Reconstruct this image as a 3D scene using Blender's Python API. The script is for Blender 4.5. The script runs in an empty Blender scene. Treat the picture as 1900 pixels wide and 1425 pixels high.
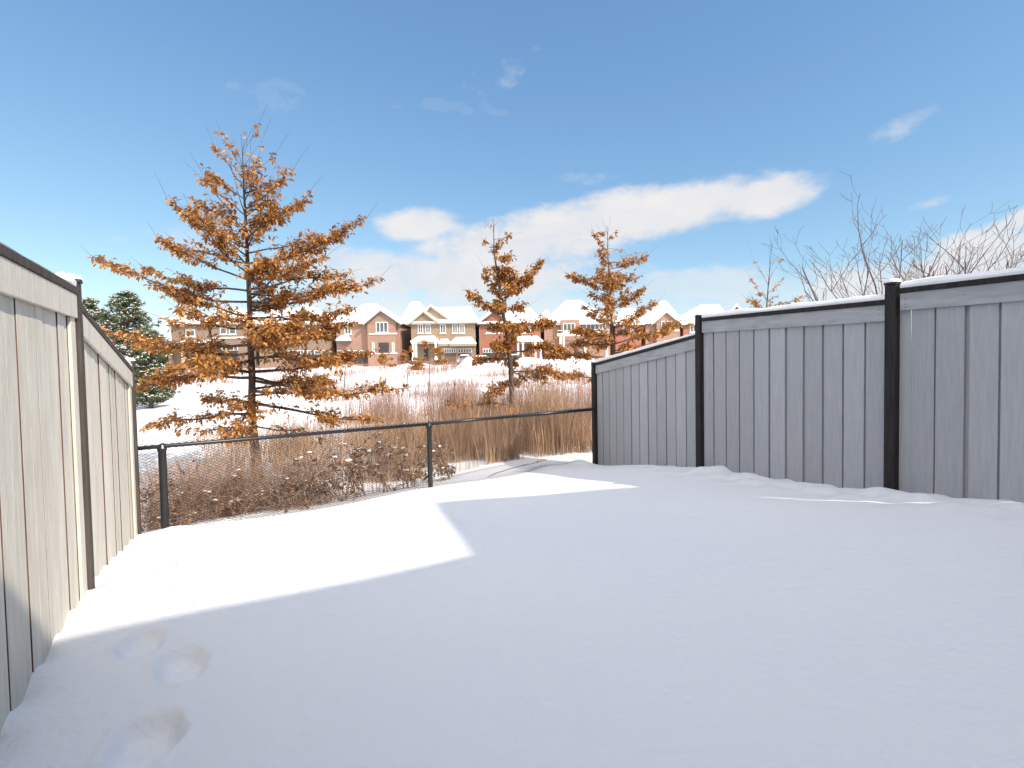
import bpy, math, random
import numpy as np
from mathutils import Vector, Matrix, noise

# ------------------------------------------------------------------ camera, sky, sun, exposure
scene = bpy.context.scene
COL = scene.collection
R = math.radians
F = 940.0; PITCH = R(1.9); ROLL = 0.018; SHIFT = 24.3
EYE = Vector((0, 0, 0))                      # the eye is the origin, snow lies about 1.4 m below
c_f = Vector((0, math.cos(PITCH), -math.sin(PITCH)))
r0 = Vector((1, 0, 0)); u0 = Vector((0, math.sin(PITCH), math.cos(PITCH)))
c_r = r0 * math.cos(ROLL) - u0 * math.sin(ROLL)
c_u = u0 * math.cos(ROLL) + r0 * math.sin(ROLL)
cam_d = bpy.data.cameras.new('camera'); cam = bpy.data.objects.new('camera', cam_d); COL.objects.link(cam)
cam_d.sensor_width = 36; cam_d.lens = F / 1900 * 36; cam_d.shift_y = -SHIFT / 1900
cam_d.clip_start = 0.05; cam_d.clip_end = 5000
m = Matrix.Identity(4)
for i in range(3):
    m[i][0] = c_r[i]; m[i][1] = c_u[i]; m[i][2] = -c_f[i]
cam.matrix_world = m
scene.camera = cam
scene.render.resolution_x = 1024; scene.render.resolution_y = 768

SUN_AZ = R(127); SUN_EL = R(39)              # azimuth from +Y towards +X: behind the camera, to the right
SUN = Vector((math.sin(SUN_AZ) * math.cos(SUN_EL), math.cos(SUN_AZ) * math.cos(SUN_EL), math.sin(SUN_EL)))
sd = bpy.data.lights.new('sun', 'SUN'); sd.energy = 2.9; sd.angle = R(0.6); sd.color = (1.0, 0.91, 0.79)
so = bpy.data.objects.new('sun', sd); COL.objects.link(so)
so.rotation_euler = (-SUN).to_track_quat('-Z', 'Y').to_euler()

scene.view_settings.view_transform = 'Standard'; scene.view_settings.look = 'None'
scene.view_settings.gamma = 1; scene.view_settings.exposure = 0.9

def at(px, py, Y):
    d = c_f * F + c_r * (px - 950) - c_u * (py - 712.5 + SHIFT)
    return d * (Y / d.y)

def dir_of(px, py):
    d = at(px, py, 1.0); return math.atan2(d.x, d.y), math.atan2(d.z, math.hypot(d.x, d.y))

world = bpy.data.worlds.new('World'); scene.world = world; world.use_nodes = True
nt = world.node_tree; nt.nodes.clear()
def N(t, typ, **kw):
    n = t.nodes.new(typ)
    for k, v in kw.items(): setattr(n, k, v)
    return n
def math_node(t, op, a, b=None, c=None, clamp=False):
    n = N(t, 'ShaderNodeMath', operation=op); n.use_clamp = clamp
    for i, v in enumerate((a, b, c)):
        if v is None: continue
        if isinstance(v, (int, float)): n.inputs[i].default_value = v
        else: t.links.new(v, n.inputs[i])
    return n.outputs[0]
out = N(nt, 'ShaderNodeOutputWorld'); bg = N(nt, 'ShaderNodeBackground'); bg.inputs[1].default_value = 0.11
sky = N(nt, 'ShaderNodeTexSky'); sky.sky_type = 'NISHITA'; sky.sun_disc = False
sky.sun_elevation = SUN_EL; sky.sun_rotation = SUN_AZ; sky.altitude = 1500
sky.air_density = 1.0; sky.dust_density = 0.1; sky.ozone_density = 2.0
tc = N(nt, 'ShaderNodeTexCoord'); sp = N(nt, 'ShaderNodeSeparateXYZ'); nt.links.new(tc.outputs['Generated'], sp.inputs[0])
az = math_node(nt, 'ARCTAN2', sp.outputs[0], sp.outputs[1])
el = math_node(nt, 'ARCSINE', sp.outputs[2])
# cloud noise, stretched sideways
cv = N(nt, 'ShaderNodeCombineXYZ'); nt.links.new(math_node(nt, 'MULTIPLY', az, 1.0), cv.inputs[0]); nt.links.new(math_node(nt, 'MULTIPLY', el, 1.8), cv.inputs[1])
nz = N(nt, 'ShaderNodeTexNoise'); nz.inputs['Scale'].default_value = 6.0; nz.inputs['Detail'].default_value = 8; nz.inputs['Roughness'].default_value = 0.58; nz.inputs['Distortion'].default_value = 0.4
nt.links.new(cv.outputs[0], nz.inputs['Vector'])
nzb = N(nt, 'ShaderNodeTexNoise'); nzb.inputs['Scale'].default_value = 20.0; nzb.inputs['Detail'].default_value = 6; nzb.inputs['Roughness'].default_value = 0.6
nt.links.new(cv.outputs[0], nzb.inputs['Vector'])
nsum = math_node(nt, 'ADD', math_node(nt, 'MULTIPLY', math_node(nt, 'SUBTRACT', nz.outputs[0], 0.5), 2.1), math_node(nt, 'MULTIPLY', math_node(nt, 'SUBTRACT', nzb.outputs[0], 0.5), 1.5))
# banks of cloud: centre px, centre py, half width px, half height px, tilt, strength, softness
BANKS = [(1415, 365, 120, 42, -0.08, 1.3), (1270, 385, 190, 50, -0.12, 1.3), (1090, 412, 200, 52, -0.10, 1.2), (960, 455, 220, 55, -0.05, 1.1), (775, 418, 80, 34, -0.03, 1.15), (860, 515, 330, 52, 0.0, 1.1), (690, 500, 150, 45, 0.1, 0.9),
         (1820, 480, 230, 62, -0.20, 1.15), (1700, 530, 330, 55, 0.0, 0.95), (1900, 405, 110, 24, -0.25, 1.0), (1682, 232, 66, 26, -0.22, 0.60), (928, 140, 62, 42, -0.35, 0.42),
         (1725, 375, 50, 14, -0.15, 0.55), (1300, 535, 350, 40, 0.0, 0.65), (365, 452, 110, 30, 0.0, 0.45), (505, 180, 60, 34, 0, 0.22), (320, 545, 300, 40, 0, .3), (900, 572, 650, 34, 0, .75), (1080, 330, 60, 12, 0, .3), (820, 200, 90, 14, 0, .2)]
acc = None
for (bx, by, hw, hh, tilt, st) in BANKS:
    a0, e0 = dir_of(bx, by); a1, _ = dir_of(bx + hw, by); _, e1 = dir_of(bx, by - hh)
    ra = abs(a1 - a0); re = abs(e1 - e0)
    dx = math_node(nt, 'SUBTRACT', az, a0); dy = math_node(nt, 'SUBTRACT', el, e0)
    dy = math_node(nt, 'ADD', dy, math_node(nt, 'MULTIPLY', dx, tilt))
    q = math_node(nt, 'ADD', math_node(nt, 'POWER', math_node(nt, 'ABSOLUTE', math_node(nt, 'DIVIDE', dx, ra)), 2), math_node(nt, 'POWER', math_node(nt, 'ABSOLUTE', math_node(nt, 'DIVIDE', dy, re)), 2))
    v = math_node(nt, 'MULTIPLY', math_node(nt, 'SUBTRACT', 1.25, q), st * 1.0)
    v = math_node(nt, 'MINIMUM', math_node(nt, 'ADD', v, nsum), st)
    acc = v if acc is None else math_node(nt, 'MAXIMUM', acc, v)
mr = N(nt, 'ShaderNodeMapRange'); mr.interpolation_type = 'SMOOTHSTEP'
mr.inputs['From Min'].default_value = 0.0; mr.inputs['From Max'].default_value = 1.25
nt.links.new(acc, mr.inputs['Value'])
# scattered bright cloud added out of view behind the eye to fill the shade
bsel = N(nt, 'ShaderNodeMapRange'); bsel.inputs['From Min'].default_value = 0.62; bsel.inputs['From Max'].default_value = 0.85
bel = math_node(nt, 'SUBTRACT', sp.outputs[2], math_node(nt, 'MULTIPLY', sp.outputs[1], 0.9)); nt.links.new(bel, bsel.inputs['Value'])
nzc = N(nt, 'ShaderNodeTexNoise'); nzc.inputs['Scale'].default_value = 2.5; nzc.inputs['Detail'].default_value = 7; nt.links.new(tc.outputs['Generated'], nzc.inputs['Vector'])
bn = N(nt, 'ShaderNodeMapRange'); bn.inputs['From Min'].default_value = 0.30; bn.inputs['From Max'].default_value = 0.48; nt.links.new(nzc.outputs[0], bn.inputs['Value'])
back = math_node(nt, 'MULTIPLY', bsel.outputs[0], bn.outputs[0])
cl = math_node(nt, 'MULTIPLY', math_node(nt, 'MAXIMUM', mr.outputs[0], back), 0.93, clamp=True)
shade = N(nt, 'ShaderNodeMapRange'); shade.inputs['From Min'].default_value = 0.30; shade.inputs['From Max'].default_value = 0.7
nt.links.new(nz.outputs[0], shade.inputs['Value'])
ccol = N(nt, 'ShaderNodeMix', data_type='RGBA'); ccol.inputs[6].default_value = (3.75, 3.85, 4.1, 1); ccol.inputs[7].default_value = (4.6, 4.4, 4.25, 1)
nt.links.new(shade.outputs[0], ccol.inputs[0])
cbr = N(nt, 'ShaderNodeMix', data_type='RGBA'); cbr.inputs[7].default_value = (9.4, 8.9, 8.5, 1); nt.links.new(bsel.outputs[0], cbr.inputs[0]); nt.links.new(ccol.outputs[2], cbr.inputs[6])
skm = N(nt, 'ShaderNodeMix', data_type='RGBA', blend_type='MULTIPLY'); skm.inputs[0].default_value = 1.0; skm.inputs[7].default_value = (1.07, 1.04, 1.03, 1)
sks = N(nt, 'ShaderNodeSeparateColor'); nt.links.new(sky.outputs[0], sks.inputs[0]); skc = N(nt, 'ShaderNodeCombineColor')
for ch, (ex, kk) in enumerate(((0.80, 0.93), (0.68, 1.30), (0.50, 1.88))): nt.links.new(math_node(nt, 'MULTIPLY', math_node(nt, 'POWER', sks.outputs[ch], ex), kk), skc.inputs[ch])
nt.links.new(skc.outputs[0], skm.inputs[6])
mx = N(nt, 'ShaderNodeMix', data_type='RGBA')
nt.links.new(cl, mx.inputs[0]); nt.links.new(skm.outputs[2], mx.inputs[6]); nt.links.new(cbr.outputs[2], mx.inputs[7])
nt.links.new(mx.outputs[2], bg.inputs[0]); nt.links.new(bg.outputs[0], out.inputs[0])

# ------------------------------------------------------------------ materials
MATS = {}
def mat(name, col, rough=0.7, var=0.0, vscale=3.0, col2=None, stretch=(1, 1, 1), bump=0.0, bscale=40, island=False, metal=0.0, transl=0.0, detail=5, ivar=0.0, patch=0.0, lo=0.35, hi=0.65, spec=0.3):
    m = bpy.data.materials.new(name); m.use_nodes = True; t = m.node_tree
    b = t.nodes['Principled BSDF']; b.inputs['Roughness'].default_value = rough; b.inputs['Metallic'].default_value = metal
    b.inputs['Specular IOR Level'].default_value = spec
    tcn = N(t, 'ShaderNodeTexCoord'); mp = N(t, 'ShaderNodeMapping'); mp.inputs['Scale'].default_value = stretch
    t.links.new(tcn.outputs['Object'], mp.inputs[0])
    if col2 is None:
        col2 = tuple(c * (1 - var) for c in col)
    mix = N(t, 'ShaderNodeMix', data_type='RGBA')
    mix.inputs[6].default_value = (*col, 1); mix.inputs[7].default_value = (*col2, 1)
    if island:
        g = N(t, 'ShaderNodeNewGeometry'); t.links.new(g.outputs['Random Per Island'], mix.inputs[0])
    else:
        n1 = N(t, 'ShaderNodeTexNoise'); n1.inputs['Scale'].default_value = vscale; n1.inputs['Detail'].default_value = detail
        t.links.new(mp.outputs[0], n1.inputs['Vector'])
        rr = N(t, 'ShaderNodeMapRange'); rr.inputs['From Min'].default_value = lo; rr.inputs['From Max'].default_value = hi
        t.links.new(n1.outputs[0], rr.inputs['Value']); t.links.new(rr.outputs[0], mix.inputs[0])
    if patch:
        n3 = N(t, 'ShaderNodeTexNoise'); n3.inputs['Scale'].default_value = vscale; n3.inputs['Detail'].default_value = 3; t.links.new(tcn.outputs['Object'], n3.inputs['Vector'])
        hs = N(t, 'ShaderNodeHueSaturation'); t.links.new(mix.outputs[2], hs.inputs['Color'])
        t.links.new(math_node(t, 'ADD', math_node(t, 'MULTIPLY', math_node(t, 'SUBTRACT', n3.outputs[0], 0.5), patch * 2.4), 1.0), hs.inputs['Value'])
        t.links.new(hs.outputs[0], b.inputs['Base Color'])
    elif ivar:
        g = N(t, 'ShaderNodeNewGeometry'); hs = N(t, 'ShaderNodeHueSaturation'); t.links.new(mix.outputs[2], hs.inputs['Color'])
        t.links.new(math_node(t, 'ADD', math_node(t, 'MULTIPLY', g.outputs['Random Per Island'], ivar), 1 - ivar / 2), hs.inputs['Value'])
        t.links.new(hs.outputs[0], b.inputs['Base Color'])
    else:
        t.links.new(mix.outputs[2], b.inputs['Base Color'])
    if bump:
        n2 = N(t, 'ShaderNodeTexNoise'); n2.inputs['Scale'].default_value = bscale; n2.inputs['Detail'].default_value = 6
        t.links.new(mp.outputs[0], n2.inputs['Vector'])
        bp = N(t, 'ShaderNodeBump'); bp.inputs['Strength'].default_value = bump; bp.inputs['Distance'].default_value = 0.01
        t.links.new(n2.outputs[0], bp.inputs['Height']); t.links.new(bp.outputs[0], b.inputs['Normal'])
    if transl:
        tr = N(t, 'ShaderNodeBsdfTranslucent'); t.links.new(mix.outputs[2], tr.inputs[0])
        ms = N(t, 'ShaderNodeMixShader'); ms.inputs[0].default_value = transl
        t.links.new(b.outputs[0], ms.inputs[1]); t.links.new(tr.outputs[0], ms.inputs[2]); t.links.new(ms.outputs[0], t.nodes['Material Output'].inputs[0])
    MATS[name] = m
    return m

def snow_mat():
    m = bpy.data.materials.new('snow_ground'); m.use_nodes = True; t = m.node_tree
    b = t.nodes['Principled BSDF']; b.inputs['Roughness'].default_value = 0.65; b.inputs['Specular IOR Level'].default_value = 0.25
    tcn = N(t, 'ShaderNodeTexCoord')
    n0 = N(t, 'ShaderNodeTexNoise'); n0.inputs['Scale'].default_value = 0.7; n0.inputs['Detail'].default_value = 4; t.links.new(tcn.outputs['Object'], n0.inputs['Vector'])
    mix = N(t, 'ShaderNodeMix', data_type='RGBA'); mix.inputs[6].default_value = (0.80, 0.82, 0.85, 1); mix.inputs[7].default_value = (0.87, 0.88, 0.90, 1)
    t.links.new(n0.outputs[0], mix.inputs[0]); t.links.new(mix.outputs[2], b.inputs['Base Color'])
    hs = []
    # long wind ripples, medium lumps, crystals
    mp = N(t, 'ShaderNodeMapping'); mp.inputs['Scale'].default_value = (1.2, 4.5, 1); mp.inputs['Rotation'].default_value = (0, 0, 0.5); t.links.new(tcn.outputs['Object'], mp.inputs[0])
    na = N(t, 'ShaderNodeTexNoise'); na.inputs['Scale'].default_value = 1.6; na.inputs['Detail'].default_value = 3; na.inputs['Distortion'].default_value = 0.8; t.links.new(mp.outputs[0], na.inputs['Vector'])
    nb = N(t, 'ShaderNodeTexNoise'); nb.inputs['Scale'].default_value = 26; nb.inputs['Detail'].default_value = 4; t.links.new(tcn.outputs['Object'], nb.inputs['Vector'])
    nc = N(t, 'ShaderNodeTexNoise'); nc.inputs['Scale'].default_value = 260; nc.inputs['Detail'].default_value = 3; t.links.new(tcn.outputs['Object'], nc.inputs['Vector'])
    mp2 = N(t, 'ShaderNodeMapping'); mp2.inputs['Scale'].default_value = (1.5, 7, 1); mp2.inputs['Rotation'].default_value = (0, 0, 0.75); t.links.new(tcn.outputs['Object'], mp2.inputs[0])
    nr_ = N(t, 'ShaderNodeTexNoise'); nr_.inputs['Scale'].default_value = 1.3; nr_.inputs['Detail'].default_value = 5; nr_.inputs['Distortion'].default_value = 0.6; t.links.new(mp2.outputs[0], nr_.inputs['Vector'])
    ridge = math_node(t, 'SUBTRACT', 0.05, math_node(t, 'ABSOLUTE', math_node(t, 'SUBTRACT', nr_.outputs[0], 0.5)), clamp=True)
    nm = N(t, 'ShaderNodeTexNoise'); nm.inputs['Scale'].default_value = 0.6; nm.inputs['Detail'].default_value = 2; t.links.new(tcn.outputs['Object'], nm.inputs['Vector'])
    msk = N(t, 'ShaderNodeMapRange'); msk.inputs['From Min'].default_value = 0.48; msk.inputs['From Max'].default_value = 0.62; t.links.new(nm.outputs[0], msk.inputs['Value'])
    hr = math_node(t, 'MULTIPLY', math_node(t, 'MULTIPLY', ridge, msk.outputs[0]), 0.045)
    h = math_node(t, 'ADD', hr, math_node(t, 'ADD', math_node(t, 'MULTIPLY', na.outputs[0], 0.010), math_node(t, 'ADD', math_node(t, 'MULTIPLY', nb.outputs[0], 0.009), math_node(t, 'MULTIPLY', nc.outputs[0], 0.0026))))
    bp = N(t, 'ShaderNodeBump'); bp.inputs['Strength'].default_value = 0.8; bp.inputs['Distance'].default_value = 1.0
    t.links.new(h, bp.inputs['Height']); t.links.new(bp.outputs[0], b.inputs['Normal'])
    return m
M_SNOWG = snow_mat()
M_SNOW = mat('snow', (0.86, 0.87, 0.89), 0.7, 0.06, 3, bump=0.5, bscale=30)
M_LFENCE = mat('cream_grey_board', (0.70, 0.655, 0.57), 0.75, 0.0, 6, ivar=0.12, col2=(0.60, 0.555, 0.475), stretch=(4, 4, 0.5), bump=0.5, bscale=30)
M_RFENCE = mat('grey_board', (0.43, 0.435, 0.455), 0.75, 0.0, 11, ivar=0.20, lo=0.2, hi=0.8, col2=(0.34, 0.345, 0.37), stretch=(5, 5, 0.35), bump=0.5, bscale=30)
M_RFENCE2 = mat('grey_rail', (0.41, 0.415, 0.43), 0.75, 0.0, 4, col2=(0.31, 0.32, 0.34), stretch=(1, 1, 5), bump=0.4, bscale=30)
M_RAW = mat('raw_wood_edge', (0.16, 0.10, 0.07), 0.9, 0.3, 8)
M_KNOT = mat('knot', (0.16, 0.12, 0.09), 0.8, 0.3)
M_POST = mat('black_brown_stain', (0.030, 0.026, 0.026), 0.7, 0.0, 6, col2=(0.016, 0.013, 0.013), stretch=(4, 4, 0.5), bump=0.5)
M_POSTL = mat('dark_brown_stain', (0.095, 0.078, 0.068), 0.8, 0.0, 6, col2=(0.06, 0.048, 0.042), stretch=(4, 4, 0.5), bump=0.5)
M_BLACK = mat('black_vinyl', (0.018, 0.019, 0.021), 0.35, 0.2, 8, spec=0.5)
M_WIRE = mat('black_wire', (0.03, 0.03, 0.032), 0.45, 0.2)
M_BARK = mat('oak_bark', (0.12, 0.08, 0.062), 0.9, 0.0, 14, col2=(0.045, 0.03, 0.026), stretch=(3, 3, 0.7), bump=0.9, bscale=25)
M_TWIG = mat('bare_bark', (0.16, 0.11, 0.10), 0.9, 0.0, 10, col2=(0.09, 0.06, 0.055))
M_LEAF = mat('oak_leaf', (0.64, 0.315, 0.085), 0.6, col2=(0.22, 0.09, 0.034), island=True, transl=0.22)
M_DRY = mat('dry_leaf', (0.47, 0.30, 0.18), 0.75, col2=(0.20, 0.11, 0.065), island=True, transl=0.15)
M_REED = mat('dry_stalk', (0.60, 0.40, 0.25), 0.8, col2=(0.15, 0.08, 0.05), patch=0.9, vscale=1.1, island=True, transl=0.1)
M_PINK = mat('red_stalk', (0.44, 0.28, 0.22), 0.8, col2=(0.17, 0.09, 0.07), patch=0.7, vscale=0.5, island=True)
M_BRUSHI = mat('brush_stalk', (0.56, 0.38, 0.27), 0.8, col2=(0.28, 0.17, 0.11), island=True, transl=.1)
M_BRUSH = mat('brush_stem', (0.46, 0.32, 0.24), 0.8, 0.0, 9, col2=(0.24, 0.15, 0.11))
M_NEEDLE = mat('pine_needle', (0.12, 0.14, 0.06), 0.7, col2=(0.04, 0.06, 0.03), island=True)
M_GLASS = mat('window_glass', (0.10, 0.12, 0.14), 0.12, 0.4, 0.6, spec=0.6)
M_WHITE = mat('white_trim', (0.78, 0.77, 0.74), 0.6, 0.1)
M_BEIGE = mat('beige_trim', (0.36, 0.30, 0.23), 0.7, 0.1)
M_FASCIA = mat('brown_fascia', (0.13, 0.10, 0.085), 0.7, 0.2)
M_SHINGLE = mat('shingle', (0.11, 0.09, 0.08), 0.9, 0.4, 10)
M_STONE = mat('grey_stone', (0.34, 0.31, 0.27), 0.85, 0.35, 2.5)
M_DOOR = mat('brown_garage', (0.17, 0.105, 0.075), 0.6, 0.15)
M_DOORG = mat('dark_garage', (0.06, 0.05, 0.05), 0.6, 0.15)
M_TYRE = mat('tyre', (0.02, 0.02, 0.02), 0.8, 0.2)
M_CARGL = mat('car_glass', (0.03, 0.035, 0.045), 0.1, 0.2, spec=0.6)
M_RED = mat('tail_lamp', (0.4, 0.02, 0.02), 0.3, 0.2)

def brick(name, c1, c2, mortar):
    m = bpy.data.materials.new(name); m.use_nodes = True; t = m.node_tree; b = t.nodes['Principled BSDF']; b.inputs['Roughness'].default_value = 0.85
    tcn = N(t, 'ShaderNodeTexCoord'); s = N(t, 'ShaderNodeSeparateXYZ'); t.links.new(tcn.outputs['Object'], s.inputs[0])
    c = N(t, 'ShaderNodeCombineXYZ'); t.links.new(math_node(t, 'ADD', s.outputs[0], s.outputs[1]), c.inputs[0]); t.links.new(s.outputs[2], c.inputs[1])
    bt = N(t, 'ShaderNodeTexBrick'); bt.inputs['Scale'].default_value = 1.0; bt.inputs['Brick Width'].default_value = 0.26; bt.inputs['Row Height'].default_value = 0.09; bt.inputs['Mortar Size'].default_value = 0.008
    bt.inputs['Color1'].default_value = (*c1, 1); bt.inputs['Color2'].default_value = (*c2, 1); bt.inputs['Mortar'].default_value = (*mortar, 1)
    t.links.new(c.outputs[0], bt.inputs['Vector'])
    n = N(t, 'ShaderNodeTexNoise'); n.inputs['Scale'].default_value = 0.8; n.inputs['Detail'].default_value = 5; t.links.new(tcn.outputs['Object'], n.inputs['Vector'])
    mx = N(t, 'ShaderNodeMix', data_type='RGBA', blend_type='MULTIPLY'); mx.inputs[0].default_value = 0.35
    t.links.new(bt.outputs['Color'], mx.inputs[6]); t.links.new(n.outputs['Color'], mx.inputs[7])
    hs = N(t, 'ShaderNodeHueSaturation'); hs.inputs['Value'].default_value = 1.15; hs.inputs['Saturation'].default_value = 0.95
    t.links.new(mx.outputs[2], hs.inputs['Color']); t.links.new(hs.outputs[0], b.inputs['Base Color'])
    return m
B_PINK = brick('pink_brick', (0.37, 0.20, 0.135), (0.30, 0.155, 0.11), (0.36, 0.28, 0.23))
B_TAN = brick('tan_brick', (0.31, 0.21, 0.13), (0.245, 0.165, 0.105), (0.33, 0.26, 0.20))
B_RED = brick('red_brick', (0.36, 0.115, 0.06), (0.28, 0.085, 0.05), (0.32, 0.19, 0.14))
B_BROWN = brick('brown_brick', (0.26, 0.17, 0.12), (0.20, 0.13, 0.095), (0.28, 0.22, 0.18))

# ------------------------------------------------------------------ mesh helpers
class MB:
    def __init__(s): s.v = []; s.f = []; s.mi = []
    def face(s, pts, mi=0):
        n = len(s.v); s.v.extend([tuple(p) for p in pts]); s.f.append(tuple(range(n, n + len(pts)))); s.mi.append(mi)
    def box(s, x0, x1, y0, y1, z0, z1, mi=0):
        s.hexa([(x0, y0, z0), (x1, y0, z0), (x1, y1, z0), (x0, y1, z0), (x0, y0, z1), (x1, y0, z1), (x1, y1, z1), (x0, y1, z1)], mi)
    def hexa(s, p, mi=0):
        n = len(s.v); s.v.extend([tuple(q) for q in p])
        for f in ((0, 3, 2, 1), (4, 5, 6, 7), (0, 1, 5, 4), (1, 2, 6, 5), (2, 3, 7, 6), (3, 0, 4, 7)):
            s.f.append(tuple(n + i for i in f)); s.mi.append(mi)
    def obox(s, a, b, wdir, w0, w1, za0, za1, zb0, zb1, mi=0):
        """plank between plan points a and b, spanning w0..w1 along wdir, z ranges at both ends"""
        a = Vector((a[0], a[1], 0)); b = Vector((b[0], b[1], 0)); w = Vector((wdir[0], wdir[1], 0))
        z = lambda h: Vector((0, 0, h))
        s.hexa([a + w * w0 + z(za0), b + w * w0 + z(zb0), b + w * w1 + z(zb0), a + w * w1 + z(za0),
                a + w * w0 + z(za1), b + w * w0 + z(zb1), b + w * w1 + z(zb1), a + w * w1 + z(za1)], mi)
    def tube(s, pts, rad, n=6, cap=True, mi=0):
        pts = [Vector(p) for p in pts]
        if isinstance(rad, (int, float)): rad = [rad] * len(pts)
        base = len(s.v); ref = Vector((0, 0, 1)); pu = None
        for i, p in enumerate(pts):
            d = (pts[min(i + 1, len(pts) - 1)] - pts[max(i - 1, 0)])
            if d.length < 1e-9: d = Vector((0, 0, 1))
            d.normalize()
            if pu is None:
                pu = d.orthogonal()
            u = pu - d * pu.dot(d)
            if u.length < 1e-6: u = d.orthogonal()
            u.normalize(); pu = u; w = d.cross(u)
            for k in range(n):
                a = 2 * math.pi * k / n
                s.v.append(tuple(p + (u * math.cos(a) + w * math.sin(a)) * rad[i]))
        for i in range(len(pts) - 1):
            for k in range(n):
                a = base + i * n + k; b = base + i * n + (k + 1) % n
                s.f.append((a, b, b + n, a + n)); s.mi.append(mi)
        if cap:
            s.f.append(tuple(base + k for k in range(n))[::-1]); s.mi.append(mi)
            s.f.append(tuple(base + (len(pts) - 1) * n + k for k in range(n))); s.mi.append(mi)
    def build(s, name, mats, parent=None, smooth=False, bevel=0):
        me = bpy.data.meshes.new(name); me.from_pydata(s.v, [], s.f)
        mats = mats if isinstance(mats, (list, tuple)) else [mats]
        for q in mats: me.materials.append(q)
        if len(mats) > 1: me.polygons.foreach_set('material_index', s.mi)
        if smooth: me.polygons.foreach_set('use_smooth', [True] * len(me.polygons))
        me.update()
        o = bpy.data.objects.new(name, me); COL.objects.link(o)
        if parent: o.parent = parent
        if bevel:
            b = o.modifiers.new('bevel', 'BEVEL'); b.width = bevel; b.segments = 2; b.limit_method = 'ANGLE'
        return o
def tag(o, label=None, cat=None, group=None, kind=None):
    if label: o['label'] = label
    if cat: o['category'] = cat
    if group: o['group'] = group
    if kind: o['kind'] = kind
    return o
def empty(name, loc, label, cat, group=None, rz=0):
    o = bpy.data.objects.new(name, None); o.empty_display_size = 0.2; COL.objects.link(o); o.location = loc; o.rotation_euler = (0, 0, rz)
    return tag(o, label, cat, group)
def copy_tree(o, parent=None):
    c = o.copy(); COL.objects.link(c); c.parent = parent
    for ch in [q for q in o.children]: copy_tree(ch, c)
    return c

# ------------------------------------------------------------------ ground
gY = np.array([-400, -6, 0, 3, 5, 7, 9, 11, 14, 18, 24, 32, 42, 54, 66, 74, 80, 120, 400.0])
gD = np.array([1.30, 1.30, 1.34, 1.40, 1.68, 1.86, 2.08, 2.25, 2.6, 3.1, 3.6, 3.75, 3.5, 2.9, 2.3, 1.85, 1.6, 1.5, 1.5])
def gfun(Y): 
    # smooth interpolation: average of linear samples
    Y = np.asarray(Y, float); w = 0.06 * np.clip(np.abs(Y), 6, 90)
    return sum(np.interp(Y + w * k / 3.0, gY, gD) for k in range(-3, 4)) / 7.0
LX0, LS = -0.868, -0.591      # left fence line X = LX0 + LS*Y
RX0, RS = 5.10, -0.409       # right fence line
CP = [(-2.02, 2.0, 1.385), (-2.43, 2.69, 1.40), (-2.67, 3.1, 1.41), (-3.25, 4.07, 1.56), (-3.87, 5.13, 1.78), (-1.5, 1.0, 1.38), (-5.2, 5.4, 2.0), (-4.0, 3.2, 1.6),
      (3.63, 3.59, 1.10), (3.31, 4.38, 1.25), (2.93, 5.3, 1.34), (2.44, 6.5, 1.50), (2.01, 7.55, 1.69), (1.46, 8.88, 1.965), (4.2, 2.2, 1.02), (4.7, 1.0, 1.0), (5.2, 4.5, 1.2), (4.2, 7.0, 1.6), (3.2, 9.6, 2.05), (4.9, -1, 1.0),
      (0, 1.0, 1.33), (0, -2.5, 1.3), (2, 1.2, 1.18), (0, 2.5, 1.36), (1.8, 3.0, 1.22), (-0.3, 3.8, 1.42), (1.2, 4.6, 1.40), (-1.2, 5.0, 1.62), (0.6, 6.4, 1.66), (-2.4, 4.5, 1.62), (-0.3, 7.0, 1.76), (1.0, 8.0, 1.83),
      (-3.74, 5.3, 1.83), (-2.5, 6.1, 1.85), (-1.22, 6.95, 1.84), (0.1, 7.9, 1.885), (-4.8, 8.8, 2.28), (-2.8, 8.2, 2.2), (-1.5, 9.2, 2.16), (0.2, 10.0, 2.02), (1.6, 10.6, 2.05), (-6.5, 8, 2.4), (-8, 11, 2.7), (4, 12, 2.3), (0, 12.6, 2.35)]
cpx = np.array([c[0] for c in CP]); cpy = np.array([c[1] for c in CP]); res = np.array([c[2] for c in CP]) - gfun(cpy)
SG = 1.5
Kd = np.exp(-((cpx[:, None] - cpx) ** 2 + (cpy[:, None] - cpy) ** 2) / (2 * SG * SG))
cw = np.linalg.solve(Kd + 0.015 * np.eye(len(cpx)), res)
PILES = [(-6.0, 71, 1.7, 1.4, 2.0), (-1.5, 73, 1.0, 3.0, 2.0), (5.0, 72, 1.5, 3.2, 2.2), (9.5, 73, 1.3, 3.0, 2.0), (2.0, 73.5, 0.9, 2.0, 1.6), (-14, 73, 0.7, 4, 2), (-24, 74, 1.0, 4, 2), (-34, 74, 0.8, 4, 2), (-46, 74, 0.9, 3, 2), (-54, 73, 1.2, 4, 2), (17, 73, 1.2, 4, 2), (27, 73, 1.2, 4, 2)]
PRINTS = []
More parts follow.
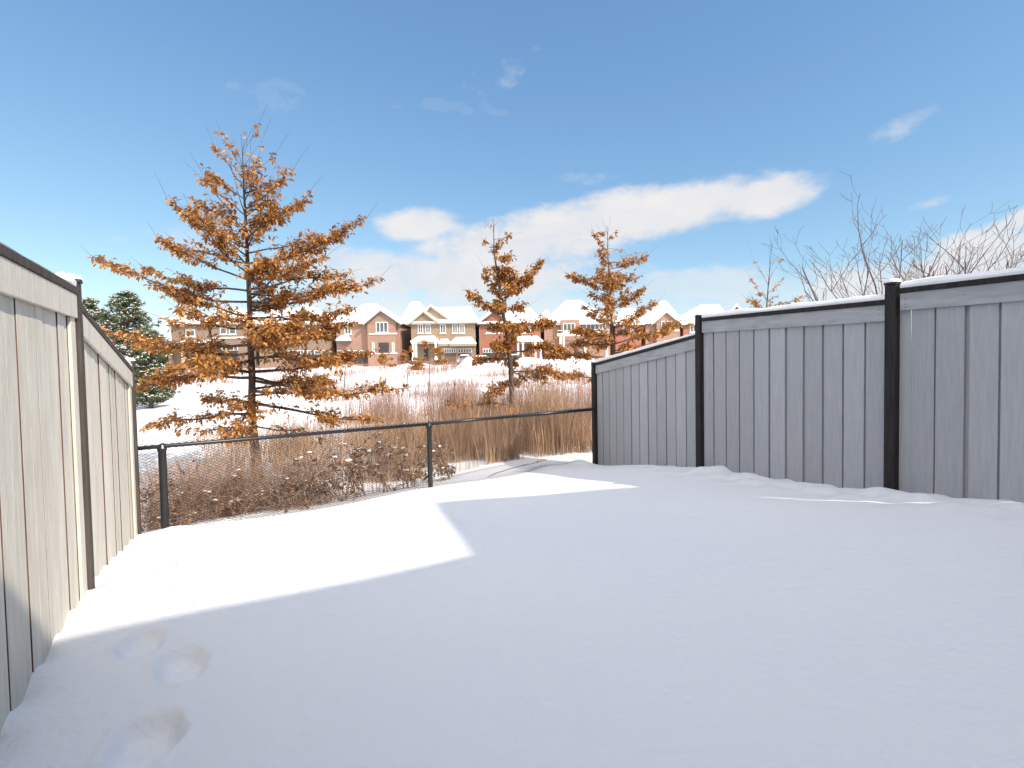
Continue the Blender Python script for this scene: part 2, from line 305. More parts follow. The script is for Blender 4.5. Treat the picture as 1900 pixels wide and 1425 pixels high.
def ground_np(X, Y):
    d = gfun(Y)
    r2 = (X[..., None] - cpx) ** 2 + (Y[..., None] - cpy) ** 2
    d = d + (np.exp(-r2 / (2 * SG * SG)) * cw).sum(-1)
    z = -d
    far = np.clip((Y - 10) / 20, 0, 1) * np.clip((85 - Y) / 20, 0, 1)
    z = z + far * (0.22 * np.sin(X * 0.21 + Y * 0.13 + 1.0) + 0.16 * np.sin(X * 0.47 - Y * 0.31) + 0.07 * np.sin(X * 1.1 + Y * 0.83))
    side = np.clip((np.abs(X) - 30) / 60, 0, 1) * np.clip((Y - 10) / 30, 0, 1) * np.clip((70 - Y) / 20, 0, 1)
    z = z + side * 1.2
    for (a, b, h, sx, sy) in PILES:
        z = z + h * np.exp(-((X - a) / sx) ** 2 - ((Y - b) / sy) ** 2)
    # drift lines: yard undulation
    near = np.exp(-((X - 0.5) ** 2 + (Y - 4.5) ** 2) / 40)
    z = z + near * (0.010 * np.sin(X * 1.7 + Y * 2.3) + 0.006 * np.sin(X * 4.1 - Y * 1.9 + 2))
    # bank of wind-blown snow pushed against the foot of the right fence
    dr = (RX0 + RS * Y - X) / 1.08
    lump = np.sin(X * 9 + Y * 5) * np.sin(X * 3.7 - Y * 8.3 + 1) + 0.6 * np.sin(X * 17 - Y * 11) * np.sin(Y * 14 + X * 6)
    z = z + 0.026 * lump * np.exp(-((dr - 0.35) / 0.28) ** 2) * np.clip((Y - 2) / 2, 0, 1) * np.clip((7.6 - Y) / 1.5, 0, 1)
    # scoops against the boards of both fences
    z = z - 0.05 * np.exp(-(dr / 0.09) ** 2) * (0.6 + 0.4 * np.sin(Y * 15)) * (Y < 9)
    dl = (X - (LX0 + LS * Y)) / 1.16
    z = z - 0.035 * np.exp(-(dl / 0.08) ** 2) * (0.4 + 0.6 * np.sin(Y * 22)) * (Y < 5.2)
    # snow heaped at the end post of the right fence and along the chain link
    for (a, b, h, s) in ((1.12, 8.55, 0.10, 0.22), (0.55, 8.35, 0.06, 0.35), (-3.55, 5.15, 0.05, 0.3), (2.5, 6.2, 0.05, 0.18), (3.15, 4.3, 0.04, 0.12), (-2.45, 3.2, 0.05, 0.12)):
        z = z + h * np.exp(-((X - a) ** 2 + (Y - b) ** 2) / (s * s))
    for (a, b, th, L, W, dep) in PRINTS:
        ca, sa = math.cos(th), math.sin(th)
        u = (X - a) * ca + (Y - b) * sa; v = -(X - a) * sa + (Y - b) * ca
        q = np.sqrt((u / W) ** 2 + (v / L) ** 2)
        wob = 1 + 0.05 * np.sin(5 * np.arctan2(v, u) + a * 9)
        q = q * wob
        crumb = np.sin(X * 61 + Y * 23 + a) * np.sin(Y * 57 - X * 31) + 0.6 * np.sin(X * 130 - Y * 40) * np.sin(Y * 121 + X * 17)
        near_ = np.exp(-np.clip(q - 1.0, 0, None) ** 2 * 6)
        z = z - dep / (1 + np.exp((q - 1) * 9)) + 0.16 * dep * np.exp(-((q - 1.3) / 0.2) ** 2) + 0.03 * dep * crumb * near_
    return z
def gz(x, y): return float(ground_np(np.array([x], float), np.array([y], float))[0])
def on_ground(px, py):
    lo, hi = 0.8, 90.0
    best = None
    for i in range(200):
        Y = 1.0 * (90 ** (i / 199.0)); p = at(px, py, Y)
        if p.z < gz(p.x, p.y): return p
    return p
_pr = [(272, 1385, 0.15, 0.105, 0.075), (338, 1234, 0.15, 0.09, 0.06), (262, 1196, 0.13, 0.085, 0.05), (326, 1120, 0.15, 0.09, 0.06), (284, 1096, 0.14, 0.085, 0.05), (338, 1046, 0.15, 0.09, 0.06), (305, 1044, 0.14, 0.085, 0.05), (346, 1000, 0.16, 0.09, 0.05), (392, 975, 0.15, 0.09, 0.06), (330, 985, 0.14, 0.09, 0.05), (430, 968, 0.15, 0.09, 0.05), (345, 965, 0.15, 0.1, .05)]
_pr += [(252, 1130, 0.11, 0.07, 0.03), (360, 1080, 0.12, 0.07, 0.03), (470, 955, 0.15, 0.09, 0.05), (398, 1006, 0.1, 0.08, 0.03), (270, 1062, 0.1, 0.07, 0.03)]
_tmp = []
for i, (a, b, L, W, dp) in enumerate(_pr):
    p = on_ground(a, b); _tmp.append((p.x, p.y, 0.60 + 0.10 * math.sin(i * 2.1), L * .88, W * .95, dp * (1.0 if b > 1110 else 1.9)))
PRINTS.extend(_tmp)
def spaced(lo, hi, step, far_lo, far_hi, grow=1.09):
    mid = list(np.arange(lo, hi + 1e-6, step)); a = []; x = lo; s = step
    while x > far_lo: s *= grow; x -= s; a.append(x)
    b = []; x = hi; s = step
    while x < far_hi: s *= grow; x += s; b.append(x)
    return np.array(a[::-1] + mid + b)
xs = spaced(-4.2, 5.2, 0.032, -500, 500, 1.06); ys = spaced(0.8, 9.2, 0.03, -400, 900, 1.045)
xs = np.unique(np.round(np.concatenate([xs, np.arange(-3.4, -0.7, 0.014)]), 4)); xs = xs[np.insert(np.diff(xs) > 0.004, 0, True)]
ys = np.unique(np.round(np.concatenate([ys, np.arange(1.2, 6.2, 0.018)]), 4)); ys = ys[np.insert(np.diff(ys) > 0.005, 0, True)]
GX, GY = np.meshgrid(xs, ys)
GZ = np.concatenate([ground_np(GX[i:i + 40], GY[i:i + 40]) for i in range(0, len(ys), 40)])
nx, ny = len(xs), len(ys)
idx = np.arange(nx * ny).reshape(ny, nx)
faces = np.stack([idx[:-1, :-1], idx[:-1, 1:], idx[1:, 1:], idx[1:, :-1]], -1).reshape(-1, 4)
me = bpy.data.meshes.new('snow_ground'); me.from_pydata(np.stack([GX, GY, GZ], -1).reshape(-1, 3).tolist(), [], faces.tolist())
me.materials.append(M_SNOWG); me.polygons.foreach_set('use_smooth', [True] * len(me.polygons)); me.update()
g = bpy.data.objects.new('snow_ground', me); COL.objects.link(g); g['kind'] = 'structure'
# ploughed road in front of the far houses
rb = MB()
for i in range(60):
    x0 = -110 + i * 3.0; x1 = x0 + 3.0
    for y0, y1 in ((75.6, 79.0),):
        zz = lambda x, y: gz(x, y) + 0.02
        rb.face([(x0, y0, zz(x0, y0)), (x1, y0, zz(x1, y0)), (x1, y1, zz(x1, y1)), (x0, y1, zz(x0, y1))])
M_ROAD = mat('road_slush', (0.30, 0.29, 0.29), 0.7, 0.0, 1.0, col2=(0.62, 0.62, 0.64))
tag(rb.build('road', M_ROAD), kind='structure')

# ------------------------------------------------------------------ board fences
rnd = random.Random(4)
def fence_side(root, P, nrm, sections, boardmat, railmat, postmat, posts, trim=True, period=0.205, face=0.066, slit=0.0, gap=0.022, snowh=1.0, gaps=()):
    """P(Y)->plan point; nrm: unit plan vector pointing into the yard; sections (Y0,Y1,z0,z1) z = underside of the cap"""
    nv = Vector((nrm[0], nrm[1]))
    for (Y0, Y1, z0, z1) in sections:
        a = Vector(P(Y0)); b = Vector(P(Y1)); L = (b - a).length; d = (b - a) / L
        zt = lambda s: z0 + (z1 - z0) * s / L
        mb = MB(); s = 0.06; k = 0
        # rear boards behind the joints, front boards over them
        while s < L - 0.06 - slit:
            wdt = period - gap + rnd.uniform(-0.008, 0.008) * (gap / 0.022) - (rnd.uniform(0.006, 0.013) if gap < 0.02 and rnd.random() < 0.6 else 0); e = min(s + wdt, L - 0.045 - slit)
            p = a + d * s; q = a + d * e; zb1 = gz(p.x, p.y) - 0.25; zb2 = gz(q.x, q.y) - 0.25
            off = rnd.uniform(-0.003, 0.004); tl = rnd.uniform(-0.001, 0.003) if gap < 0.02 else 0.0; lean = rnd.uniform(-0.004, 0.004)
            n0 = len(mb.v)
            mb.obox(p, q, nv, 0.0 + off, 0.019 + off, zb1, zt(s) - 0.03, zb2, zt(e) - 0.03)
            for j in (1, 2, 5, 6):
                v = mb.v[n0 + j]; mb.v[n0 + j] = (v[0] + nv.x * tl, v[1] + nv.y * tl, v[2])
            for j in range(n0, n0 + 4):
                v = mb.v[j]; mb.v[j] = (v[0] + d.x * lean, v[1] + d.y * lean, v[2])
            if gap < 0.02: mb.mi[-1] = 1; mb.mi[-3] = 1
            # narrow rear board seen through the joint
            mid_ = (a + d * (e + 0.01)).y; open_ = any(abs(mid_ - gy) < 0.095 for gy in gaps)
            if e < L - 0.1 - slit and not open_:
                p2 = a + d * (e - 0.03); q2 = a + d * (e + 0.05)
                mb.obox(p2, q2, nv, -0.024, -0.006, zb1, zt(e) - 0.03, zb2, zt(e) - 0.03, 1)
            s += period + (0.05 if open_ else 0); k += 1
        if slit:
            p = b - d * 0.105; q = b - d * 0.02; n0 = len(mb.v); mb.obox(p, q, nv, -0.020, 0.004, gz(p.x, p.y) - .25, zt(L - .105) - .03, gz(q.x, q.y) - .25, zt(L - .045) - .03)
            for j in (0, 3):
                v = mb.v[n0 + j]; mb.v[n0 + j] = (v[0] - d.x * .035, v[1] - d.y * .035, v[2])
        tag(mb.build('board_panel', [boardmat, M_RAW if gap < 0.02 else boardmat], root, bevel=0.003), 'weathered vertical boards of one bay')
        # trim board at the far end, top band, lower edge shadow
        tb = MB(); tb.obox(a + d * 0.045, b - d * 0.045, nv, 0.026 if gap > 0.02 else 0.034, 0.045 if gap > 0.02 else 0.053, z0 - 0.145, z0 - 0.002, z1 - 0.145, z1 - 0.002)
        if not trim:
            tb.build('top_board', railmat, root, bevel=0.003)
        e0 = b - d * 0.16; e1 = b - d * 0.045; tb.obox(e0, e1, nv, 0.023, 0.040, gz(e0.x, e0.y) - 0.2, zt(L - 0.16) - 0.147, gz(e1.x, e1.y) - 0.2, z1 - 0.147)
        if trim: tb.build('top_board', railmat, root, bevel=0.003)
        cb = MB(); cb.obox(a + d * 0.045, b - d * 0.045, nv, -0.045, 0.060, z0, z0 + 0.042, z1, z1 + 0.042)
        cb.build('cap_rail', postmat, root, bevel=0.003)
        # snow lying on the cap: rounded strip
        sb = MB(); n = max(6, int(L / 0.06)); prof = [(-0.046, 0.0), (-0.050, 0.03), (-0.032, 0.060), (0.0, 0.072), (0.034, 0.060), (0.054, 0.028), (0.050, 0.0)]
        rows = []
        for i in range(n + 1):
            t = 0.05 + (L - 0.10) * i / n; c = a + d * t; zc = zt(t) + 0.0425
            h = snowh * (0.80 + 0.22 * noise.noise(Vector((t * 2.3, Y0, 0))) + 0.10 * noise.noise(Vector((t * 9, Y0, 4)))) + (0.9 * math.exp(-((L - t - 0.09) / 0.13) ** 2) if snowh < 0.5 else 0)
            wv = 1 + 0.10 * noise.noise(Vector((t * 5, Y0, 9)))
            rows.append([(c.x + nv.x * w * wv, c.y + nv.y * w * wv, zc + hh * h) for (w, hh) in prof])
        for i in range(n):
            for j in range(len(prof) - 1):
                sb.face([rows[i][j], rows[i + 1][j], rows[i + 1][j + 1], rows[i][j + 1]])
        sb.face(rows[0]); sb.face(rows[-1][::-1])
        o = sb.build('snow_cap', M_SNOW, root, smooth=True)
    for (Y, zt_) in posts:
        c = Vector(P(Y)); d = (Vector(P(Y + 1)) - Vector(P(Y))).normalized(); zb = gz(c.x, c.y) - 0.3
        pb = MB(); pb.obox(c - d * 0.044, c + d * 0.044, nv, -0.03, face, zb, zt_ - 0.022, zb, zt_ - 0.022)
        pb.obox(c - d * 0.050, c + d * 0.050, nv, -0.036, face + 0.007, zt_ - 0.02, zt_, zt_ - 0.02, zt_)
        p = pb.build('post', postmat, root, bevel=0.003)
        sb = MB(); rows = []
        K = 12
        for i in range(5):
            t = i / 4.0; rr = math.cos(t * math.pi / 2) ** 0.6 if i < 4 else 0.0
            rows.append([(c.x + (d.x * math.cos(2 * math.pi * k / K) * 0.052 + nv.x * (math.sin(2 * math.pi * k / K) * 0.058 + 0.018)) * max(rr, 0.02),
                          c.y + (d.y * math.cos(2 * math.pi * k / K) * 0.052 + nv.y * (math.sin(2 * math.pi * k / K) * 0.058 + 0.018)) * max(rr, 0.02), zt_ + 0.001 + 0.034 * math.sin(t * math.pi / 2)) for k in range(K)])
        for i in range(4):
            for k in range(K): sb.face([rows[i][k], rows[i][(k + 1) % K], rows[i + 1][(k + 1) % K], rows[i + 1][k]])
        sb.build('snow_cap', M_SNOW, root, smooth=True)

PL = lambda Y: (LX0 + LS * Y, Y)
PR = lambda Y: (RX0 + RS * Y, Y)
nl = Vector((1, 0.591)).normalized(); nr = Vector((-1, -0.409)).normalized()
rootL = empty('board_fence', (0, 0, 0), 'cream board fence in sunlight along the left edge of the yard with brown posts', 'fence')
fence_side(rootL, PL, nl, [(-1.0, 1.07, 0.43, 0.43), (1.07, 3.10, 0.43, 0.41), (3.12, 5.10, 0.315, -0.115)], M_LFENCE, M_LFENCE, M_POSTL, [(1.07, 0.52), (3.11, 0.505), (5.13, 0.0)], period=0.138, face=0.060, gap=0.007, snowh=0.3)
rootR = empty('board_fence', (0, 0, 0), 'grey board fence in shade along the right edge of the yard with black posts', 'fence')
fence_side(rootR, PR, nr, [(0.1, 2.24, 0.54, 0.54), (2.24, 4.36, 0.455, 0.455), (4.36, 6.50, 0.372, 0.372), (6.52, 8.86, 0.165, -0.225)], M_RFENCE, M_RFENCE2, M_POST, [(2.24, 0.64), (4.38, 0.555), (6.51, 0.455), (8.88, -0.17)], trim=False, slit=0.074, gaps=(3.28, 2.96))
# nails and knots on the boards facing the yard
for (Y, z) in ((4.28, 0.40), (4.28, 0.36), (4.28, 0.33), (4.47, 0.33), (4.47, 0.29), (3.9, 0.39)):
    p = PR(Y); c = Vector((p[0], p[1], z)) + Vector((nr.x, nr.y, 0)) * 0.0435
    kb = MB(); kb.tube([c, c + Vector((nr.x, nr.y, 0)) * 0.002], 0.004, 8); kb.build('nail', M_POST, rootR)

# ------------------------------------------------------------------ chain link fence
CA = (-3.99, 5.14); CB = (1.42, 8.80)
c1 = Vector((-3.71, 5.32)); c2 = Vector((-1.16, 6.98)); c3 = Vector((1.40, 8.78))
cv0 = c1 + (c1 - c2).normalized() * 0.36
pl = [cv0, c1, c2, c3]
ztop = [-0.905, -0.905, -0.945, -0.985]
rootC = empty('chain_link_fence', (0, 0, 0), 'low black chain link fence across the back of the yard', 'fence')
zrail = lambda i, t: ztop[i] * (1 - t) + ztop[i + 1] * t
for i in (1, 2):
    p = pl[i]; mb = MB(); zb = gz(p.x, p.y) - 0.3
    mb.tube([(p.x, p.y, zb), (p.x, p.y, ztop[i] - 0.04)], 0.038 if i == 1 else 0.033, 14)
    po = mb.build('post', M_BLACK, rootC, smooth=False)
    cp = MB(); cp.tube([(p.x, p.y, ztop[i] - 0.05), (p.x, p.y, ztop[i] - 0.02), (p.x, p.y, ztop[i] + 0.016), (p.x, p.y, ztop[i] + 0.03)], [0.044, 0.046, 0.03, 0.012], 14); cp.build('post_cap', M_BLACK, po)
mb = MB()
mb.tube([(p.x, p.y, z) for p, z in zip(pl[:3], ztop[:3])], 0.0215, 10)
q = c2.lerp(c3, 0.48); zq = zrail(2, 0.48)
mb.tube([(c2.x, c2.y, ztop[2]), (q.x, q.y, zq)], 0.0215, 10)
mb.build('top_rail', M_BLACK, rootC, smooth=True)
mb = MB(); mb.tube([(q.x, q.y, zq), (c3.x, c3.y, ztop[3])], 0.026, 10); mb.build('top_rail', M_BLACK, rootC, smooth=True)
for (i, t) in ((1, 0.62), (2, 0.25)):
    p = pl[i].lerp(pl[i + 1], t); dd = (pl[i + 1] - pl[i]).normalized() * 0.012; z = zrail(i, t)
    mb = MB(); mb.tube([(p.x - dd.x, p.y - dd.y, z), (p.x + dd.x, p.y + dd.y, z)], 0.026, 10); mb.build('rail_sleeve', M_BLACK, rootC)
mb = MB(); PITCHW = 0.062; dz = 0.031
for i in range(3):
    a, b = pl[i], pl[i + 1]; L = (b - a).length; d = (b - a) / L; nrm2 = Vector((-d.y, d.x))
    n = int(L / PITCHW); 
    for k in range(n):
        s0 = k * PITCHW
        for sgn in (1, -1):
            x = s0 if sgn == 1 else s0 + PITCHW; pts = []
            zt_ = zrail(i, s0 / L) + 0.035; c = a + d * s0; zb = gz(c.x, c.y) - 0.05; j = 0; z = zt_
            while z > zb:
                pts.append((a.x + d.x * x + nrm2.x * 0.0245, a.y + d.y * x + nrm2.y * 0.0245, z))
                x = (s0 + PITCHW if (j % 2 == 0) == (sgn == 1) else s0); z -= dz; j += 1
            mb.tube(pts, 0.0034, 3, cap=False)
mb.build('chain_mesh', M_WIRE, rootC)

# ------------------------------------------------------------------ leafy trees
def leaf(mb, p, d, up, L, fold=0.25, curl=0.1):
    """lobed leaf made of two folded halves"""
    d = d.normalized(); s = d.cross(up)
    if s.length < 1e-4: s = d.orthogonal()
    s.normalize(); n = s.cross(d)
    def P(x, y): return p + d * (y * L) + s * (x * L) + n * (abs(x) * L * fold - curl * L * y * y)
    n0 = len(mb.v)
    sh = [(0.0, 0), (0.22, 0.18), (0.12, 0.36), (0.36, 0.52), (0.14, 0.68), (0.2, 0.84), (0, 1.0), (-0.2, 0.84), (-0.14, 0.68), (-0.36, 0.52), (-0.12, 0.36), (-0.22, 0.18)]
    mb.v.extend([tuple(P(x, y)) for x, y in sh])
    mb.f.append((n0, n0 + 1, n0 + 2, n0 + 3, n0 + 4, n0 + 5, n0 + 6)); mb.mi.append(0)
    mb.f.append((n0, n0 + 6, n0 + 7, n0 + 8, n0 + 9, n0 + 10, n0 + 11)); mb.mi.append(0)

def curved(a, b, sag, rg, n=8, wob=0.04):
    """polyline a->b, bulging by sag (negative droops) with small wobble"""
    L = (b - a).length; o = Vector((rg.uniform(-1, 1), rg.uniform(-1, 1), rg.uniform(-1, 1))) * 7; pts = []
    for i in range(n + 1):
        t = i / n; p = a.lerp(b, t); p = p + Vector((0, 0, sag * L * 4 * t * (1 - t)))
        w = noise.noise_vector(o + Vector((t * 3, 0, 0))) * wob * L * math.sin(t * math.pi * 0.9 + 0.1)
        pts.append(p + w)
    return pts

def oak(name, label, trunk, r_base, branches, seed, leafL, density, extra=40, tw_r=0.0035, bare_top=0.0):
    """trunk: world points from the base up. branches: (start fraction point, tip point, sag)"""
    rg = random.Random(seed); base = trunk[0]
    root = empty(name, base, label, 'tree', 'oaks with brown winter leaves')
    T = [p - base for p in trunk]; H = T[-1].z
    tb = MB(); n = 30; pts = []; rad = []
    def trunk_at(z):
        for i in range(len(T) - 1):
            if z <= T[i + 1].z or i == len(T) - 2:
                t = (z - T[i].z) / max(1e-6, T[i + 1].z - T[i].z); return T[i].lerp(T[i + 1], t)
    for i in range(n + 1):
        z = H * i / n; p = trunk_at(z); wob = noise.noise_vector(Vector((z * 1.2, seed, 0))) * 0.02 * H / 6
        wob.z = 0; pts.append(p + wob * (i > 0)); rad.append(max(0.004, r_base * (1 - i / n) ** 0.85 * (1 + 0.35 * math.exp(-z / (0.05 * H)))))
    tb.tube([Vector((pts[0].x, pts[0].y, -0.3))] + pts, [rad[0] * 1.1] + rad, 10)
    tb.build('trunk', M_BARK, root, smooth=True)
    bb = MB(); lb = MB()
    def tr(z):
        i = min(n - 1, max(0, int(z / H * n))); return pts[i].lerp(pts[i + 1], min(1, max(0, z / H * n - i)))
    def rz(z): return max(0.004, r_base * (1 - min(.99, z / H)) ** 0.85)
    def twig(a, d, L, nl):
        b = a + d * L + Vector((0, 0, rg.uniform(-0.05, 0.12) * L)); tp = curved(a, b, rg.uniform(-0.05, 0.05), rg, 3, 0.08)
        bb.tube(tp, [tw_r, tw_r * 0.8, tw_r * 0.6, tw_r * 0.4], 3, cap=False)
        for q in range(nl):
            t = rg.uniform(0.15, 1.0) ** 0.8; i = min(2, int(t * 3)); p = tp[i].lerp(tp[i + 1], t * 3 - i)
            dd = (d * rg.uniform(0.1, 0.8) + Vector((rg.gauss(0, .7), rg.gauss(0, .7), rg.gauss(-0.45, .55)))).normalized()
            up = Vector((rg.gauss(0, .6), rg.gauss(0, .6), 1))
            leaf(lb, p + dd * leafL * 0.15, dd, up, leafL * rg.uniform(0.65, 1.2), rg.uniform(0.1, 0.6), rg.uniform(0.0, 0.35))
    def limb(z0, tip, sag, dens):
        a = tr(z0); L = (tip - a).length; r = min(rz(z0) * 0.5, 0.007 + 0.011 * L * (H / 6) ** 0)
        pl_ = curved(a, tip, sag, rg, 10, 0.06); bb.tube(pl_, [r * (1 - 0.85 * i / 10) for i in range(11)], 5, cap=False)
        nt_ = int(L / 0.030 * dens)
        off = rg.uniform(0, 9)
        for k in range(nt_):
            t = rg.uniform(0.16, 0.97); 
            if noise.noise(Vector((t * L * 1.7, off, 0))) < -0.24 and rg.random() < 0.85: continue
            if t < 0.30 and rg.random() < 0.4: continue
            i = min(9, int(t * 10)); p = pl_[i].lerp(pl_[i + 1], t * 10 - i); ax = (pl_[min(10, i + 1)] - pl_[i]).normalized()
            side = ax.cross(Vector((0, 0, 1)));  side = side.normalized() if side.length > 0.05 else Vector((1, 0, 0))
            sg = rg.choice((-1, 1)); upc = rg.uniform(-0.35, 0.8)
            d = (ax * rg.uniform(0.5, 1.0) + side * sg * rg.uniform(0.1, 0.9) + Vector((0, 0, upc))).normalized()
            twl = (0.10 + 0.22 * math.sin(min(1, t * 1.15) * math.pi) * min(1.0, L / 1.5)) * rg.uniform(0.5, 1.7) * (H / 6.2) ** 0.5
            twig(p, d, twl, rg.randint(3, 6))
        # secondary limbs
        if L > 0.9 * H / 6:
            for k in range(int(L * 2.0)):
                t = rg.uniform(0.25, 0.8); i = min(9, int(t * 10)); p = pl_[i]; ax = (pl_[min(10, i + 1)] - pl_[i]).normalized()
                side = ax.cross(Vector((0, 0, 1))); sg = rg.choice((-1, 1)); ll = L * rg.uniform(0.18, 0.34) * (1.1 - t * 0.5)
                e = p + (ax * 0.75 + side * sg * 0.75 + Vector((0, 0, rg.uniform(-0.1, 0.25)))).normalized() * ll
                sp_ = curved(p, e, rg.uniform(-0.04, 0.06), rg, 5, 0.05); bb.tube(sp_, [r * 0.4 * (1 - 0.8 * j / 5) for j in range(6)], 4, cap=False)
                for w in range(int(ll / 0.034 * dens)):
                    tt = rg.uniform(0.15, 1); j = min(4, int(tt * 5)); pp = sp_[j].lerp(sp_[j + 1], tt * 5 - j)
                    d = (ax * 0.6 + side * sg * rg.uniform(-.4, 1.2) + Vector((0, 0, rg.uniform(-.2, .5)))).normalized()
                    twig(pp, d, rg.uniform(0.07, 0.2) * (H / 6.2) ** 0.5, rg.randint(2, 5))
        # bare shoot beyond the leaves
        e = tip + (tip - a).normalized() * rg.uniform(0.12, 0.42) * (H / 6) + Vector((0, 0, rg.uniform(0.02, 0.25))); bb.tube([tip, tip.lerp(e, .5) + Vector((0, 0, .01)), e], [r * 0.16, 0.0026, 0.0015], 3, cap=False)
    maxr = {}
    for (s, t, sag, dens) in branches:
        z0 = (s - base).z; tip = t - base; limb(z0, tip, sag, dens * density * (1.0 if z0 < 0.62 * H else 0.72))
    # extra limbs turned towards and away from the eye, following the same cone
    prof = sorted([((s - base).z, (Vector(((t - base).x, (t - base).y, 0)) - Vector((tr((s - base).z).x, 0, 0))).length, (t - s).z) for (s, t, sag, dens) in branches])
    for k in range(extra):
        f = (k + rg.random()) / extra; z0 = H * (0.10 + 0.74 * f)
        near = min(prof, key=lambda q: abs(q[0] - z0)); rr_ = near[1] * rg.uniform(0.55, 0.95)
        ang = rg.choice((-1, 1)) * rg.uniform(0.35 * math.pi * 0.5, 0.65 * math.pi) + (0 if rg.random() < .5 else 0)
        a = tr(z0); tip = a + Vector((math.cos(ang) * rr_, math.sin(ang) * rr_, near[2] * rg.uniform(0.6, 1.1)))
        if z0 < 0.36 * H and rg.random() < 0.65: continue
        limb(z0, tip, rg.uniform(-0.04, 0.02), density * 0.8)
    # bare leader shoots
    for k in range(9):
        z0 = H * rg.uniform(0.80, 0.98); a = tr(z0); e = a + Vector((rg.gauss(0, .12), rg.gauss(0, .12), rg.uniform(0.2, 0.6))) * (H / 6)
        bb.tube(curved(a, e, 0.02, rg, 4, 0.03), [0.005, 0.004, 0.003, 0.0022, 0.0014], 3, cap=False)
    bb.build('branches', M_BARK, root); lb.build('leaves', M_LEAF, root)
    return root, len(lb.f) // 2

def px_tree(Y, spec):
    """branch list given as trunk height, tip position seen from the yard, and how far the tip is nearer or farther"""
    o = []
    for (sx, sy, tx, ty, dy, sag, dn) in spec:
        s = at(sx, sy, Y); t = at(tx, ty, Y + dy); o.append((s, t, sag, dn))
    return o
b1 = [ # big tree, left side then right side
 (468, 790, 330, 800, -.5, -.02, .5), (468, 770, 268, 792, -.2, .03, 1.0), (467, 745, 380, 745, .9, .02, .7), (466, 700, 252, 722, .3, .05, 1.15), (465, 690, 300, 690, -.9, .04, .9),
 (464, 655, 185, 612, -.4, -.07, 1.25), (463, 640, 260, 640, .7, -.02, .8), (463, 610, 300, 590, -1.0, -.03, .8), (462, 585, 330, 548, .3, -.04, 1.0), (461, 560, 168, 474, .0, -.05, 1.05),
 (460, 540, 268, 498, .8, -.03, .9), (459, 520, 290, 440, -.4, -.05, .9), (458, 490, 330, 455, .6, -.03, .8), (457, 460, 352, 395, -.3, -.03, .85), (456, 430, 360, 375, .4, .0, .8), (455, 400, 372, 330, -.3, .0, .7), (454, 370, 378, 318, .2, 0, .8), (452, 345, 400, 275, -.2, 0, .6), (450, 320, 412, 248, .1, 0, .4),
 (469, 790, 560, 800, .4, -.03, .5), (469, 745, 705, 782, -.2, -.02, .85), (468, 705, 758, 720, .2, -.05, 1.15), (468, 725, 620, 722, -1.1, -.03, .5), (467, 690, 690, 655, .3, -.03, 1.3), (466, 665, 640, 680, -1.0, .02, 1.0),
 (465, 640, 660, 600, .5, -.03, 1.2), (464, 620, 600, 620, -1.1, 0, .9), (463, 590, 655, 575, -.2, -.04, 1.15), (462, 560, 703, 518, .1, -.06, 1.1), (461, 545, 640, 530, .9, -.04, .9), (460, 520, 600, 480, -.7, -.04, .9), (459, 500, 680, 405, .1, -.06, 1.05), (458, 470, 590, 440, .6, -.03, .9),
 (457, 440, 578, 350, -.1, -.05, .85), (456, 415, 550, 385, .4, -.03, .9), (455, 390, 540, 320, -.3, -.03, .7), (454, 360, 530, 330, .2, -.02, .8), (452, 335, 508, 290, -.1, 0, .7), (450, 310, 485, 262, .1, 0, .5), (449, 290, 478, 235, 0, 0, .35)]
def groundp(px, Y):
    p = at(px, 800, Y); return Vector((p.x, Y, gz(p.x, Y)))
Y1 = 9.3
tr1 = [groundp(473, Y1)] + [at(a, b, Y1) for a, b in ((470, 800), (466, 690), (462, 570), (458, 440), (452, 330), (447, 250))]
_, n1 = oak('oak_tree', 'tallest rust leaved oak behind the left half of the chain link fence', tr1, 0.085, px_tree(Y1, b1), 11, 0.085, 1.10, extra=56)
b2 = [(948, 750, 828, 752, .3, .0, .5), (950, 745, 1000, 765, -.5, -.03, .9), (950, 715, 905, 735, -.4, .0, 1.2), (950, 690, 1010, 708, .8, 0, .9), (948, 690, 1045, 700, .2, .08, 1.2), (946, 665, 880, 672, -.4, 0, 1.3), (945, 655, 1050, 648, .4, .03, 1.3),
 (943, 640, 920, 640, -1.0, 0, 1.0), (940, 620, 1030, 600, -.3, .02, 1.1), (938, 600, 905, 610, .4, 0, .8), (935, 585, 866, 543, 0, -.03, .9), (934, 575, 980, 570, .3, 0, 1.2), (932, 555, 985, 520, -.2, -.05, 1.3), (930, 545, 1005, 485, .1, -.06, 1.2), (929, 530, 960, 530, .5, 0, 1.1),
 (926, 520, 900, 500, -.2, 0, .9), (924, 500, 958, 508, .2, 0, .8), (922, 480, 945, 478, -.2, 0, .7), (918, 455, 900, 450, .1, 0, .6), (918, 445, 952, 436, .1, 0, .45), (916, 430, 905, 420, -.1, 0, .5), (921, 500, 900, 520, .5, 0, 1.), (925, 540, 940, 500, .1, 0, 1.), (917, 475, 926, 455, .1, 0, .9)]
Y2 = 15.0
tr2 = [groundp(950, Y2)] + [at(a, b, Y2) for a, b in ((950, 760), (948, 680), (940, 620), (930, 555), (919, 480), (914, 405))]
_, n2 = oak('oak_tree', 'narrow crooked oak with rust leaves in front of the red brick house', tr2, 0.10, px_tree(Y2, b2), 23, 0.112, 1.7, extra=34)
